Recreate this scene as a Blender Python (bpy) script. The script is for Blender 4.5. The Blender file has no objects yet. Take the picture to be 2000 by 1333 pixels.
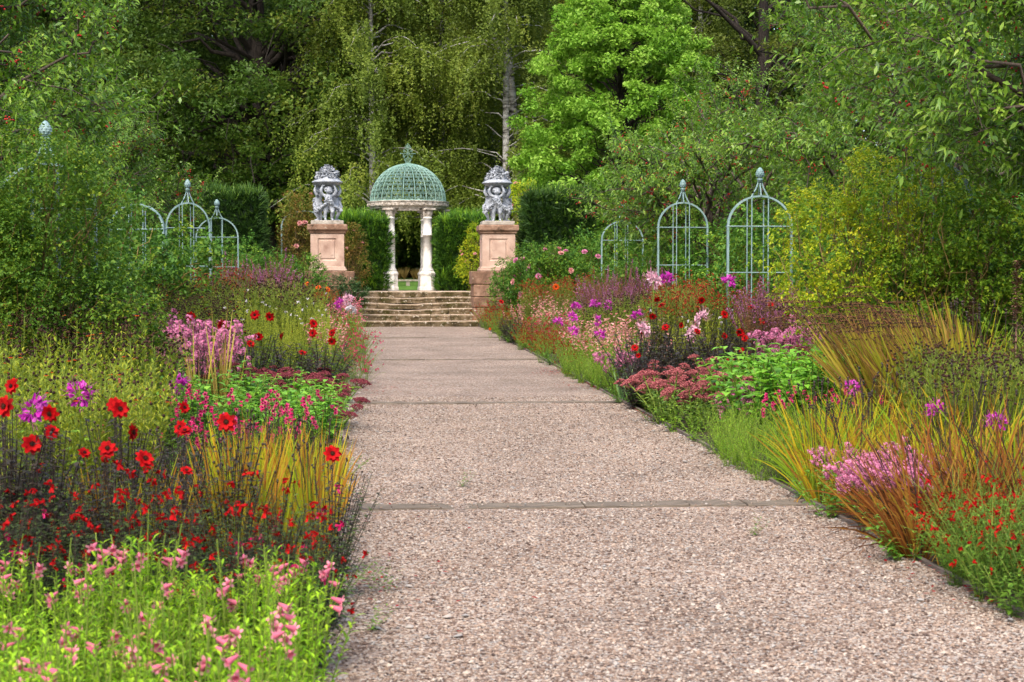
import bpy, bmesh, math, random
import numpy as np
from mathutils import Vector, Matrix

random.seed(7); np.random.seed(7)
RNG = np.random.default_rng(11)
SC = bpy.context.scene
COL = SC.collection
PI = math.pi

# ------------------------------------------------------------------ camera, sky, sun, exposure
FPX = 3300.0; HOR = 553.0; CAMZ = 1.667; YAW = math.radians(5.23); PITCH = math.atan((666.5 - HOR) / FPX)
cam_d = bpy.data.cameras.new('camera'); cam = bpy.data.objects.new('camera', cam_d); COL.objects.link(cam)
cam.location = (0, 0, CAMZ)
cam.rotation_euler = (PI / 2 - PITCH, 0, -YAW)
cam_d.sensor_width = 36.0; cam_d.lens = FPX / 2000 * 36.0
cam_d.clip_start = 0.1; cam_d.clip_end = 600
cam_d.dof.use_dof = True; cam_d.dof.focus_distance = 24.0; cam_d.dof.aperture_fstop = 6.3
SC.camera = cam

world = bpy.data.worlds.new('World'); SC.world = world; world.use_nodes = True
wn = world.node_tree; wn.nodes.clear()
sky = wn.nodes.new('ShaderNodeTexSky'); sky.sky_type = 'NISHITA'; sky.sun_disc = False
SUN_EL = math.radians(52); SUN_AZ = math.radians(205)     # azimuth clockwise from +Y: behind the camera, a little left
sky.sun_elevation = SUN_EL; sky.sun_rotation = SUN_AZ
sky.air_density = 1.0; sky.dust_density = 4.0; sky.ozone_density = 0.6
bg = wn.nodes.new('ShaderNodeBackground'); bg.inputs['Strength'].default_value = 0.15
wo = wn.nodes.new('ShaderNodeOutputWorld')
wn.links.new(sky.outputs[0], bg.inputs[0]); wn.links.new(bg.outputs[0], wo.inputs[0])

sun_d = bpy.data.lights.new('sun', 'SUN'); sun_d.energy = .95; sun_d.angle = math.radians(30); sun_d.color = (1.0, 0.95, 0.87)
sun = bpy.data.objects.new('sun', sun_d); COL.objects.link(sun)
sd = Vector((math.sin(SUN_AZ) * math.cos(SUN_EL), math.cos(SUN_AZ) * math.cos(SUN_EL), math.sin(SUN_EL)))
sun.rotation_euler = sd.to_track_quat('Z', 'Y').to_euler(); sun.location = sd * 60

SC.view_settings.view_transform = 'Standard'; SC.view_settings.look = 'None'
SC.view_settings.exposure = 1.6; SC.view_settings.gamma = 1.0; SC.view_settings.use_curve_mapping = False
SC.cycles.max_bounces = 7; SC.cycles.diffuse_bounces = 5; SC.cycles.glossy_bounces = 2
SC.cycles.transmission_bounces = 4; SC.cycles.transparent_max_bounces = 4
SC.cycles.caustics_reflective = False; SC.cycles.caustics_refractive = False
SC.cycles.use_denoising = True

# ------------------------------------------------------------------ helpers: places
FW = np.array([math.sin(YAW), math.cos(YAW)]); RT = np.array([math.cos(YAW), -math.sin(YAW)])
def xy(px, d):
    p = FW * d + RT * ((px - 1000.0) / FPX * d)
    return float(p[0]), float(p[1])
def zz(py, d): return CAMZ - (py - HOR) / FPX * d
PL, PR = -0.2, 3.4            # the path's edges
STEP_Y = 46.4; TOPZ = 1.43
def smooth(a, b, x):
    t = np.clip((x - a) / (b - a), 0, 1); return t * t * (3 - 2 * t)
def pathz(y): return 0.0137 * (np.minimum(y, STEP_Y) - 12.4)
def gz(x, y):
    x = np.asarray(x, float); y = np.asarray(y, float)
    base = pathz(y)
    out = np.maximum(PL - x, x - PR)                       # distance outside the path
    bank = 0.16 * smooth(0.2, 3.5, out) - 0.03
    t_out = smooth(44.5, 48.5, y); t_in = smooth(48.4, 49.2, y)
    m = smooth(-0.1, 0.25, out)
    t = t_in * (1 - m) + t_out * m
    top = TOPZ - 0.03 + 0.45 * smooth(56, 66, y) + 0.02 * np.maximum(y - 70, 0)
    return (base + bank) * (1 - t) + top * t
def gzf(x, y): return float(gz(x, y))

# ------------------------------------------------------------------ helpers: meshes from arrays
def nrm(a):
    return a / np.maximum(np.linalg.norm(a, axis=-1, keepdims=True), 1e-9)
class Geo:
    def __init__(s): s.V = []; s.Q = []; s.T = []; s.rq = []; s.rt = []; s.n = 0
    def add(s, v, q=None, t=None, rq=None, rt=None):
        v = np.asarray(v, float).reshape(-1, 3)
        if q is not None and len(q):
            q = np.asarray(q, int).reshape(-1, 4); s.Q.append(q + s.n)
            s.rq.append(np.full(len(q), .5) if rq is None else np.broadcast_to(np.asarray(rq, float), (len(q),)))
        if t is not None and len(t):
            t = np.asarray(t, int).reshape(-1, 3); s.T.append(t + s.n)
            s.rt.append(np.full(len(t), .5) if rt is None else np.broadcast_to(np.asarray(rt, float), (len(t),)))
        s.V.append(v); s.n += len(v); return s
    def mesh(s, name, material, smooth_shade=True):
        me = bpy.data.meshes.new(name)
        V = np.concatenate(s.V) if s.V else np.zeros((0, 3))
        Q = np.concatenate(s.Q) if s.Q else np.zeros((0, 4), int)
        T = np.concatenate(s.T) if s.T else np.zeros((0, 3), int)
        r = np.concatenate(s.rq + s.rt) if (s.rq or s.rt) else np.zeros(0)
        me.vertices.add(len(V)); me.vertices.foreach_set('co', V.astype(np.float32).ravel())
        loops = np.concatenate([Q.ravel(), T.ravel()]).astype(np.int32)
        me.loops.add(len(loops)); me.loops.foreach_set('vertex_index', loops)
        nq, nt = len(Q), len(T)
        st = np.concatenate([np.arange(nq) * 4, nq * 4 + np.arange(nt) * 3]).astype(np.int32)
        me.polygons.add(nq + nt); me.polygons.foreach_set('loop_start', st)
        me.polygons.foreach_set('use_smooth', np.full(nq + nt, smooth_shade))
        at = me.attributes.new('rnd', 'FLOAT', 'FACE'); at.data.foreach_set('value', r.astype(np.float32))
        me.update(calc_edges=True)
        if material is not None: me.materials.append(material)
        return me

def strips(g, base, dirv, up, L, W, droop=0.0, nseg=2, prof=None, fold=0.0, rnd=None):
    """leaf blades: base (N,3), direction, up, length, width"""
    base = np.asarray(base, float); N = len(base)
    if N == 0: return
    dirv = nrm(np.broadcast_to(dirv, (N, 3)).astype(float)); up = np.broadcast_to(up, (N, 3)).astype(float)
    L = np.broadcast_to(L, (N,)); W = np.broadcast_to(W, (N,)); droop = np.broadcast_to(droop, (N,))
    t = np.linspace(0, 1, nseg + 1)
    if prof is None:
        prof = {1: [.95, .45], 2: [.22, 1., .06], 3: [.25, 1., .78, .05], 4: [.3, .9, 1., .65, .04], 5: [.5, .85, 1., .9, .6, .04]}[nseg]
    prof = np.asarray(prof, float)
    c = base[:, None, :] + dirv[:, None, :] * (L[:, None] * t)[..., None]
    c[..., 2] -= L[:, None] * droop[:, None] * t ** 2
    side = np.cross(dirv, up)
    bad = np.linalg.norm(side, axis=1) < 1e-4; side[bad] = [1, 0, 0]
    side = nrm(side)
    w = (W[:, None] * prof * .5)[..., None] * side[:, None, :]
    rnd = RNG.random(N) if rnd is None else np.broadcast_to(rnd, (N,))
    if fold == 0:
        v = np.stack([c - w, c + w], 2); k = 2
    else:
        nn = nrm(np.cross(side, dirv))[:, None, :] * (W[:, None] * prof * .5 * fold)[..., None]
        v = np.stack([c - w + nn, c, c + w + nn], 2); k = 3
    idx = np.arange(N * (nseg + 1) * k).reshape(N, nseg + 1, k)
    q = []
    for j in range(k - 1):
        q.append(np.stack([idx[:, :-1, j], idx[:, :-1, j + 1], idx[:, 1:, j + 1], idx[:, 1:, j]], -1))
    q = np.stack(q, 2)
    g.add(v, q=q, rq=np.repeat(rnd, nseg * (k - 1)))

def tubes(g, P, R, sides=4, rnd=None, cap=False):
    """P (N,K,3) centre lines, R (N,K) radii"""
    P = np.asarray(P, float); N, K, _ = P.shape
    R = np.broadcast_to(R, (N, K))
    T = np.gradient(P, axis=1) if K > 1 else P
    T = nrm(T)
    ref = np.where(np.abs(T[..., 2:3]) > .9, np.array([1., 0, 0]), np.array([0, 0, 1.]))
    A = nrm(np.cross(T, ref)); B = np.cross(T, A)
    th = np.arange(sides) / sides * 2 * PI
    v = P[:, :, None, :] + R[:, :, None, None] * (A[:, :, None, :] * np.cos(th)[:, None] + B[:, :, None, :] * np.sin(th)[:, None])
    idx = np.arange(N * K * sides).reshape(N, K, sides); nx = np.roll(idx, -1, 2)
    q = np.stack([idx[:, :-1], nx[:, :-1], nx[:, 1:], idx[:, 1:]], -1)
    rnd = RNG.random(N) if rnd is None else np.broadcast_to(rnd, (N,))
    g.add(v, q=q, rq=np.repeat(rnd, (K - 1) * sides))
    if cap and sides == 4:
        g.add(v[:, 0].reshape(-1, 3), q=np.arange(N * 4).reshape(N, 4)[:, ::-1]); g.add(v[:, -1].reshape(-1, 3), q=np.arange(N * 4).reshape(N, 4))

def stamp(g, tv, tq, tt, pos, Rm, sc, rnd=None):
    """copies of one small shape into a single mesh"""
    pos = np.asarray(pos, float); N = len(pos)
    if N == 0: return
    sc = np.asarray(sc, float)
    sc = np.broadcast_to(sc.reshape(-1, 1) if sc.ndim == 1 else sc, (N, 3))
    v = (np.einsum('nij,nkj->nki', Rm, tv[None] * sc[:, None, :]) + pos[:, None, :])
    off = (np.arange(N) * len(tv))[:, None, None]
    rnd = RNG.random(N) if rnd is None else np.broadcast_to(rnd, (N,))
    q = None if tq is None or len(tq) == 0 else (np.asarray(tq)[None] + off).reshape(-1, 4)
    t = None if tt is None or len(tt) == 0 else (np.asarray(tt)[None] + off).reshape(-1, 3)
    g.add(v, q=q, t=t, rq=None if q is None else np.repeat(rnd, len(tq)), rt=None if t is None else np.repeat(rnd, len(tt)))

def rot_random(N, tilt=PI):
    a = RNG.uniform(0, 2 * PI, N); b = RNG.uniform(-tilt, tilt, N); c = RNG.uniform(0, 2 * PI, N)
    ca, sa, cb, sb, cc, s_c = np.cos(a), np.sin(a), np.cos(b), np.sin(b), np.cos(c), np.sin(c)
    z1 = np.zeros(N); o = np.ones(N)
    Rz = np.stack([ca, -sa, z1, sa, ca, z1, z1, z1, o], -1).reshape(N, 3, 3)
    Rx = np.stack([o, z1, z1, z1, cb, -sb, z1, sb, cb], -1).reshape(N, 3, 3)
    Rz2 = np.stack([cc, -s_c, z1, s_c, cc, z1, z1, z1, o], -1).reshape(N, 3, 3)
    return Rz @ Rx @ Rz2
def rot_to(nv, spin=None):
    """rotations that take +Z to each of nv"""
    nv = nrm(np.asarray(nv, float)); N = len(nv)
    ref = np.where(np.abs(nv[:, 2:3]) > .95, np.array([1., 0, 0]), np.array([0, 0, 1.]))
    a = nrm(np.cross(ref, nv)); b = np.cross(nv, a)
    if spin is None: spin = RNG.uniform(0, 2 * PI, N)
    ca, sa = np.cos(spin)[:, None], np.sin(spin)[:, None]
    return np.stack([a * ca + b * sa, -a * sa + b * ca, nv], -1)

OCT_V = np.array([[1, 0, 0], [0, 1, 0], [-1, 0, 0], [0, -1, 0], [0, 0, 1], [0, 0, -1]], float)
OCT_T = np.array([[0, 1, 4], [1, 2, 4], [2, 3, 4], [3, 0, 4], [1, 0, 5], [2, 1, 5], [3, 2, 5], [0, 3, 5]])
def ico(sub):
    bm = bmesh.new(); bmesh.ops.create_icosphere(bm, subdivisions=sub, radius=1.0)
    v = np.array([x.co[:] for x in bm.verts]); f = np.array([[q.index for q in p.verts] for p in bm.faces]); bm.free(); return v, f
ICO1 = ico(1); ICO2 = ico(2)

def unit(N, zmin=-1., zmax=1.):
    z = RNG.uniform(zmin, zmax, N); a = RNG.uniform(0, 2 * PI, N); r = np.sqrt(np.maximum(0, 1 - z * z))
    return np.stack([r * np.cos(a), r * np.sin(a), z], -1)
def vstack(*a): return np.stack(np.broadcast_arrays(*a), -1)

def box(g, c, s, rot=0.0, rnd=None, bev=0.0):
    c = np.asarray(c, float); hx, hy, hz = np.asarray(s, float) / 2
    b = min(bev, hx * .9, hy * .9, hz * .9)
    if b <= 0:
        v = np.array([[x, y, z] for z in (-hz, hz) for x, y in ((-hx, -hy), (hx, -hy), (hx, hy), (-hx, hy))])
        q = [[3, 2, 1, 0], [4, 5, 6, 7], [0, 1, 5, 4], [1, 2, 6, 5], [2, 3, 7, 6], [3, 0, 4, 7]]
    else:
        def ring(x, y, z): return [[-x, -y, z], [x, -y, z], [x, y, z], [-x, y, z]]
        def oct_(x, y, z): return [[-x + b, -y, z], [x - b, -y, z], [x, -y + b, z], [x, y - b, z], [x - b, y, z], [-x + b, y, z], [-x, y - b, z], [-x, -y + b, z]]
        v = oct_(hx - b * .0, hy - b * .0, -hz + b) + oct_(hx, hy, hz - b)
        lo = oct_(hx - b, hy - b, -hz); hi = oct_(hx - b, hy - b, hz)
        v = np.array(lo + v + hi)
        q = []
        for r in range(3):
            for i in range(8):
                j = (i + 1) % 8; q.append([r * 8 + i, r * 8 + j, r * 8 + 8 + j, r * 8 + 8 + i])
        for a0, fl in ((24, False), (0, True)):
            for f in ([0, 1, 2, 7], [7, 2, 3, 6], [6, 3, 4, 5]):
                ff = [a0 + k for k in f]; q.append(ff[::-1] if fl else ff)
    cr, sr = math.cos(rot), math.sin(rot)
    v = np.asarray(v, float); v = np.stack([v[:, 0] * cr - v[:, 1] * sr, v[:, 0] * sr + v[:, 1] * cr, v[:, 2]], -1) + c
    g.add(v, q=q, rq=RNG.random() if rnd is None else rnd)
    return g

def lathe(g, prof, n=32, c=(0, 0, 0), ph=0.0, rmod=None, rnd=.5):
    prof = np.asarray(prof, float); th = np.arange(n) / n * 2 * PI + ph
    r = prof[:, 0:1] * np.ones((1, n))
    if rmod is not None: r = r * rmod(th)[None, :] if not isinstance(rmod, np.ndarray) else r * rmod
    v = np.stack([r * np.cos(th), r * np.sin(th), prof[:, 1:2] * np.ones((1, n))], -1) + np.asarray(c)
    K = len(prof); idx = np.arange(K * n).reshape(K, n); nx = np.roll(idx, -1, 1)
    q = np.stack([idx[:-1], nx[:-1], nx[1:], idx[1:]], -1)
    g.add(v, q=q, rq=rnd)

# ------------------------------------------------------------------ helpers: materials
MATS = {}
ALB = .66
def srgb(r, g, b):
    f = lambda c: ((c / 255 + .055) / 1.055) ** 2.4 if c / 255 > .04045 else c / 255 / 12.92
    return (f(r), f(g), f(b), 1)
def ramp_node(nt, cols, interp='LINEAR', pos=None):
    r = nt.nodes.new('ShaderNodeValToRGB'); r.color_ramp.interpolation = interp
    n = len(cols); e = r.color_ramp.elements
    while len(e) < n: e.new(.5)
    for i, c in enumerate(cols):
        e[i].position = (i / max(1, n - 1)) if pos is None else pos[i]; e[i].color = tuple(c[:3]) + (1,)
    return r
def leaf_mat(name, cols, trans=.28, rough=.55, spec=.25, var=.25, k=1.75):
    """leaf colour from the blade's own random number, a little shift per plant"""
    if name in MATS: return MATS[name]
    m = bpy.data.materials.new(name); m.use_nodes = True; nt = m.node_tree; nt.nodes.clear()
    at = nt.nodes.new('ShaderNodeAttribute'); at.attribute_name = 'rnd'
    wm = (1.02, 1., .55) if k == 1.75 else (1, 1, 1)          # leaves: a touch yellower
    cols = [tuple(min(.9, c * k * w) for c, w in zip(col[:3], wm)) for col in cols]
    rp = ramp_node(nt, cols); nt.links.new(at.outputs['Fac'], rp.inputs[0])
    oi = nt.nodes.new('ShaderNodeObjectInfo')
    mr = nt.nodes.new('ShaderNodeMapRange'); mr.inputs[3].default_value = 1 - var; mr.inputs[4].default_value = 1 + var
    nt.links.new(oi.outputs['Random'], mr.inputs[0])
    hs = nt.nodes.new('ShaderNodeHueSaturation'); nt.links.new(mr.outputs[0], hs.inputs['Value']); nt.links.new(rp.outputs[0], hs.inputs['Color'])
    pb = nt.nodes.new('ShaderNodeBsdfPrincipled'); nt.links.new(hs.outputs[0], pb.inputs['Base Color'])
    pb.inputs['Roughness'].default_value = rough; pb.inputs['Specular IOR Level'].default_value = spec
    out = nt.nodes.new('ShaderNodeOutputMaterial')
    if trans > 0:
        trans = min(.45, trans * 1.3)
        tr = nt.nodes.new('ShaderNodeBsdfTranslucent'); nt.links.new(hs.outputs[0], tr.inputs[0])
        mx = nt.nodes.new('ShaderNodeMixShader'); mx.inputs[0].default_value = trans
        nt.links.new(pb.outputs[0], mx.inputs[1]); nt.links.new(tr.outputs[0], mx.inputs[2]); nt.links.new(mx.outputs[0], out.inputs[0])
    else: nt.links.new(pb.outputs[0], out.inputs[0])
    MATS[name] = m; return m

def noise_mat(name, cols, scale=6.0, detail=8, rough=.85, bump=.3, bscale=40.0, pos=None, spec=.25, extra=None, dist=.02, distort=0.0, stretch=None):
    """stone, metal, wood and soil: a noise-mottled colour plus fine relief; extra=(colour, scale, lo, hi) adds stains"""
    if name in MATS: return MATS[name]
    m = bpy.data.materials.new(name); m.use_nodes = True; nt = m.node_tree; nt.nodes.clear()
    tc = nt.nodes.new('ShaderNodeTexCoord'); vec = tc.outputs['Object']
    if stretch:
        mp = nt.nodes.new('ShaderNodeMapping'); mp.inputs['Scale'].default_value = stretch; nt.links.new(vec, mp.inputs[0]); vec = mp.outputs[0]
    oi = nt.nodes.new('ShaderNodeObjectInfo')
    ad = nt.nodes.new('ShaderNodeVectorMath'); ad.operation = 'ADD'; sc_ = nt.nodes.new('ShaderNodeVectorMath'); sc_.operation = 'SCALE'
    cb = nt.nodes.new('ShaderNodeCombineXYZ'); nt.links.new(oi.outputs['Random'], cb.inputs[0]); nt.links.new(oi.outputs['Random'], cb.inputs[2])
    nt.links.new(cb.outputs[0], sc_.inputs[0]); sc_.inputs['Scale'].default_value = 37.0
    nt.links.new(vec, ad.inputs[0]); nt.links.new(sc_.outputs[0], ad.inputs[1]); vec = ad.outputs[0]
    cols = [tuple(c * ALB for c in col[:3]) for col in cols]
    n1 = nt.nodes.new('ShaderNodeTexNoise'); n1.inputs['Scale'].default_value = scale; n1.inputs['Detail'].default_value = detail
    n1.inputs['Roughness'].default_value = .62; n1.inputs['Distortion'].default_value = distort; nt.links.new(vec, n1.inputs['Vector'])
    rp = ramp_node(nt, cols, pos=pos or [0.28 + .44 * i / max(1, len(cols) - 1) for i in range(len(cols))]); nt.links.new(n1.outputs['Fac'], rp.inputs[0])
    col = rp.outputs[0]
    for ex in (extra or []):
        ec, es, lo, hi = ex
        n3 = nt.nodes.new('ShaderNodeTexNoise'); n3.inputs['Scale'].default_value = es; n3.inputs['Detail'].default_value = 6; n3.inputs['Roughness'].default_value = .7
        nt.links.new(vec, n3.inputs['Vector'])
        mr = nt.nodes.new('ShaderNodeMapRange'); mr.inputs[1].default_value = lo; mr.inputs[2].default_value = hi; nt.links.new(n3.outputs['Fac'], mr.inputs[0])
        mx = nt.nodes.new('ShaderNodeMix'); mx.data_type = 'RGBA'; nt.links.new(mr.outputs[0], mx.inputs[0]); nt.links.new(col, mx.inputs[6]); mx.inputs[7].default_value = tuple(c * ALB for c in ec[:3]) + (1,)
        col = mx.outputs[2]
    pb = nt.nodes.new('ShaderNodeBsdfPrincipled'); nt.links.new(col, pb.inputs['Base Color']); pb.inputs['Roughness'].default_value = rough
    pb.inputs['Specular IOR Level'].default_value = spec
    n2 = nt.nodes.new('ShaderNodeTexNoise'); n2.inputs['Scale'].default_value = bscale; n2.inputs['Detail'].default_value = 6; nt.links.new(vec, n2.inputs['Vector'])
    bp = nt.nodes.new('ShaderNodeBump'); bp.inputs['Strength'].default_value = bump; bp.inputs['Distance'].default_value = dist
    nt.links.new(n2.outputs['Fac'], bp.inputs['Height']); nt.links.new(bp.outputs[0], pb.inputs['Normal'])
    out = nt.nodes.new('ShaderNodeOutputMaterial'); nt.links.new(pb.outputs[0], out.inputs[0])
    MATS[name] = m; return m

def gravel_mat():
    m = bpy.data.materials.new('gravel'); m.use_nodes = True; nt = m.node_tree; nt.nodes.clear()
    tc = nt.nodes.new('ShaderNodeTexCoord')
    def vor(scale):
        v = nt.nodes.new('ShaderNodeTexVoronoi'); v.inputs['Scale'].default_value = scale; nt.links.new(tc.outputs['Object'], v.inputs['Vector']); return v
    v1 = vor(62.0); sp = nt.nodes.new('ShaderNodeSeparateColor'); nt.links.new(v1.outputs['Color'], sp.inputs[0])
    rp = ramp_node(nt, GRAVEL, pos=[0, .16, .34, .55, .75, .9, 1]); nt.links.new(sp.outputs[0], rp.inputs[0])
    n = nt.nodes.new('ShaderNodeTexNoise'); n.inputs['Scale'].default_value = .9; n.inputs['Detail'].default_value = 5; nt.links.new(tc.outputs['Object'], n.inputs['Vector'])
    mr = nt.nodes.new('ShaderNodeMapRange'); mr.inputs[1].default_value = .3; mr.inputs[2].default_value = .7; mr.inputs[3].default_value = .72; mr.inputs[4].default_value = 1.18
    nt.links.new(n.outputs['Fac'], mr.inputs[0])
    hs = nt.nodes.new('ShaderNodeHueSaturation'); nt.links.new(rp.outputs[0], hs.inputs['Color']); nt.links.new(mr.outputs[0], hs.inputs['Value'])
    pb = nt.nodes.new('ShaderNodeBsdfPrincipled'); pb.inputs['Roughness'].default_value = .85; pb.inputs['Specular IOR Level'].default_value = .2
    nt.links.new(hs.outputs[0], pb.inputs['Base Color'])
    iv = nt.nodes.new('ShaderNodeMath'); iv.operation = 'MULTIPLY_ADD'; iv.inputs[1].default_value = -1; iv.inputs[2].default_value = 1; nt.links.new(v1.outputs['Distance'], iv.inputs[0])
    bp = nt.nodes.new('ShaderNodeBump'); bp.inputs['Strength'].default_value = .9; bp.inputs['Distance'].default_value = .012
    nt.links.new(iv.outputs[0], bp.inputs['Height']); nt.links.new(bp.outputs[0], pb.inputs['Normal'])
    out = nt.nodes.new('ShaderNodeOutputMaterial'); nt.links.new(pb.outputs[0], out.inputs[0]); return m
GRAVEL = [(col[0] * .445, col[1] * .435, col[2] * .41) for col in (srgb(92, 76, 70), srgb(142, 118, 106), srgb(178, 152, 136), srgb(204, 178, 160), srgb(222, 202, 186), srgb(240, 226, 214), srgb(186, 184, 184))]

# ------------------------------------------------------------------ helpers: objects
def link(o, parent=None):
    COL.objects.link(o)
    if parent is not None: o.parent = parent
    return o
def mesh_obj(name, me, parent=None, loc=None, label=None, cat=None, group=None, kind=None):
    o = bpy.data.objects.new(name, me); link(o, parent)
    if loc is not None: o.location = loc
    if label: o['label'] = label
    if cat: o['category'] = cat
    if group: o['group'] = group
    if kind: o['kind'] = kind
    return o
def empty(name, loc, rz, label, cat, group=None):
    o = bpy.data.objects.new(name, None); o.empty_display_size = .2; link(o)
    o.location = loc; o.rotation_euler = (0, 0, rz); o['label'] = label; o['category'] = cat
    if group: o['group'] = group
    return o
def part(name, g, material, parent, smooth_shade=False, kind=None, label=None):
    return mesh_obj(name, g.mesh(name, material, smooth_shade), parent, kind=kind, label=label)

# ================================================================== SETTING
M_SOIL = noise_mat('soil', [(.03, .02, .013), (.055, .038, .025), (.09, .065, .045)], scale=5, bump=.8, bscale=30, dist=.04)
M_GRAVEL = gravel_mat()
M_LAWN = noise_mat('lawn', [(.07, .17, .02), (.11, .24, .03), (.15, .27, .045)], scale=2.5, bump=.9, bscale=60, dist=.03)
def ground():
    xs = np.unique(np.concatenate([np.linspace(-60, -9, 18), np.linspace(-9, 13, 89), np.linspace(13, 70, 18)]))
    ys = np.unique(np.concatenate([np.linspace(-12, 4, 8), np.linspace(4, 44, 61), np.linspace(44, 50, 31), np.linspace(50, 150, 50)]))
    X, Y = np.meshgrid(xs, ys); Z = gz(X, Y)
    inside = (X > PL) & (X < PR) & (Y < 48.4)
    Z = np.where(inside, Z - .05, Z)
    n, k = X.shape; idx = np.arange(n * k).reshape(n, k)
    q = np.stack([idx[:-1, :-1], idx[:-1, 1:], idx[1:, 1:], idx[1:, :-1]], -1).reshape(-1, 4)
    yc = Y.ravel()[q].mean(1)
    g = Geo(); g.add(np.stack([X, Y, Z], -1), q=q)
    me = g.mesh('ground', M_SOIL, True); me.materials.append(M_LAWN)
    me.polygons.foreach_set('material_index', (yc > 50.5).astype(np.int32))
    mesh_obj('ground', me, kind='structure')
ground()
def path():
    ys = np.linspace(1.5, STEP_Y + .15, 120); xs = np.linspace(PL, PR, 25)
    X, Y = np.meshgrid(xs, ys); Z = pathz(Y) + .008 * np.sin(X * 2.3 + Y * .7) * np.sin(Y * 1.3)
    idx = np.arange(X.size).reshape(X.shape)
    q = np.stack([idx[:-1, :-1], idx[:-1, 1:], idx[1:, 1:], idx[1:, :-1]], -1).reshape(-1, 4)
    g = Geo(); g.add(np.stack([X, Y, Z], -1), q=q)
    mesh_obj('gravel_path', g.mesh('gravel_path', M_GRAVEL, True), kind='structure')
path()
M_STONES = leaf_mat('gravel_stone', GRAVEL, trans=0, rough=.8, spec=.25, var=0.0, k=1.)
def stones():
    N = 100000
    y = 5.6 + (RNG.random(N) ** 1.7) * 17.0; x = RNG.uniform(PL + .02, PR + .05, N)
    clear = (np.abs(y - 12.45) > .15) | (RNG.random(N) < .1)
    y, x = y[clear], x[clear]; N = len(y)
    z = pathz(y) + .008 * np.sin(x * 2.3 + y * .7) * np.sin(y * 1.3) + .016 * (np.abs(y - 12.47) < .13)
    s = RNG.gamma(5, .0058 / 5, N) + .0025
    tv = OCT_V * np.array([1, .8, .55])
    g = Geo(); stamp(g, tv, None, OCT_T, np.stack([x, y, z + s * .25], -1), rot_random(N, .5), s[:, None] * RNG.uniform(.7, 1.3, (N, 3)))
    # bigger pale flints, mostly along the edges
    N = 260; e = RNG.random(N) < .7
    x = np.where(e, PL + RNG.exponential(.22, N), RNG.uniform(PL, PR, N)); y = 6 + RNG.random(N) * 18; z = pathz(y)
    f2 = RNG.random(N) < .35; x = np.where(f2, PR - RNG.exponential(.2, N), x); x = np.clip(x, PL + .03, PR - .03)
    s = RNG.uniform(.014, .034, N)
    stamp(g, OCT_V * np.array([1, .75, .35]), None, OCT_T, np.stack([x, y, z + s * .2], -1), rot_random(N, .25), s[:, None] * np.ones((N, 3)), rnd=RNG.uniform(.9, 1, N))
    mesh_obj('gravel', g.mesh('gravel', M_STONES, False), label='loose pinkish gravel stones lying on the garden path', cat='gravel', kind='stuff')
stones()

# ---- timber sleepers set across the path and timber edging boards
M_SLEEPER = noise_mat('old_timber', [srgb(80, 70, 60), srgb(124, 112, 98), srgb(164, 150, 132)], scale=3, detail=10, stretch=(1, 14, 14), bump=.7, bscale=25, dist=.01, extra=[(srgb(190, 165, 150), 9, .62, .7)])
M_EDGE = noise_mat('edging_timber', [srgb(76, 68, 62), srgb(112, 100, 92), srgb(140, 128, 118)], scale=3, detail=10, stretch=(14, 1, 14), bump=.6, bscale=25, dist=.01)
def sleepers():
    words = {12.5: 'worn grey timber boards across the gravel, widest strip with five boards', 21.6: 'weathered timber strip across the gravel beside the pink stonecrop',
             31.0: 'thin dark timber strip across the gravel midway to the steps', 39.8: 'thin dark timber strip across the gravel closest to the stone steps'}
    cuts = {12.5: [0, .3, .52, .74, .86, 1], 21.6: [0, .33, .55, 1], 31.0: [0, .4, .72, 1], 39.8: [0, .5, 1]}
    for y, lab in words.items():
        z = float(pathz(y))
        r = empty('timber_sleeper', (PL, y, z), 0, lab, 'timber edging', 'timber strips across the path')
        cs = cuts[y]; wid = PR - PL
        for a, b in zip(cs[:-1], cs[1:]):
            g = Geo(); L = (b - a) * wid - .012; cx = (a + b) / 2 * wid
            k = 9; xs = np.linspace(-L / 2, L / 2, k)
            top = .009 + RNG.normal(0, .004, k); hw = (.14 if y < 25 else .06) + RNG.normal(0, .008, k)
            sec = np.array([[-1, -.06], [-1, 1], [-.85, 1.25], [.85, 1.25], [1, 1], [1, -.06]])
            v = np.stack([np.stack([np.full(6, xs[i]), sec[:, 0] * hw[i] + .02 * math.sin(3 * (cx + xs[i])), np.where(sec[:, 1] < 0, -.05, sec[:, 1] * top[i])], -1) for i in range(k)])
            idx = np.arange(k * 6).reshape(k, 6)
            q = np.stack([idx[:-1, :-1], idx[1:, :-1], idx[1:, 1:], idx[:-1, 1:]], -1).reshape(-1, 4)
            g.add(v, q=q); g.add(v[0], q=[[0, 1, 4, 5], [1, 2, 3, 4]]); g.add(v[-1], q=[[5, 4, 1, 0], [4, 3, 2, 1]])
            o = part('board', g, M_SLEEPER, r); o.location = (cx, 0, 0); o.rotation_euler = (0, 0, RNG.normal(0, .004))
sleepers()
def edging(x, lab):
    r = empty('path_edging', (x, 4, float(pathz(4.0))), 0, lab, 'path edging', 'timber boards along the path')
    y = 4.0
    while y < 45.5:
        L = 2.4; g = Geo(); box(g, (0, L / 2, .0), (.028, L - .012, .13), bev=.004)
        o = part('board', g, M_EDGE, r); o.location = (RNG.normal(0, .006), y - 4, float(pathz(y + L / 2) - pathz(4.0)) - .05); o.rotation_euler = (math.atan(.0137), 0, RNG.normal(0, .003)); y += L
edging(PL - .016, 'low dark timber board edging the path beside the bright green penstemons')
edging(PR + .016, 'low dark timber board edging the path beside the orange-brown grass and pink stonecrop')

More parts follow.
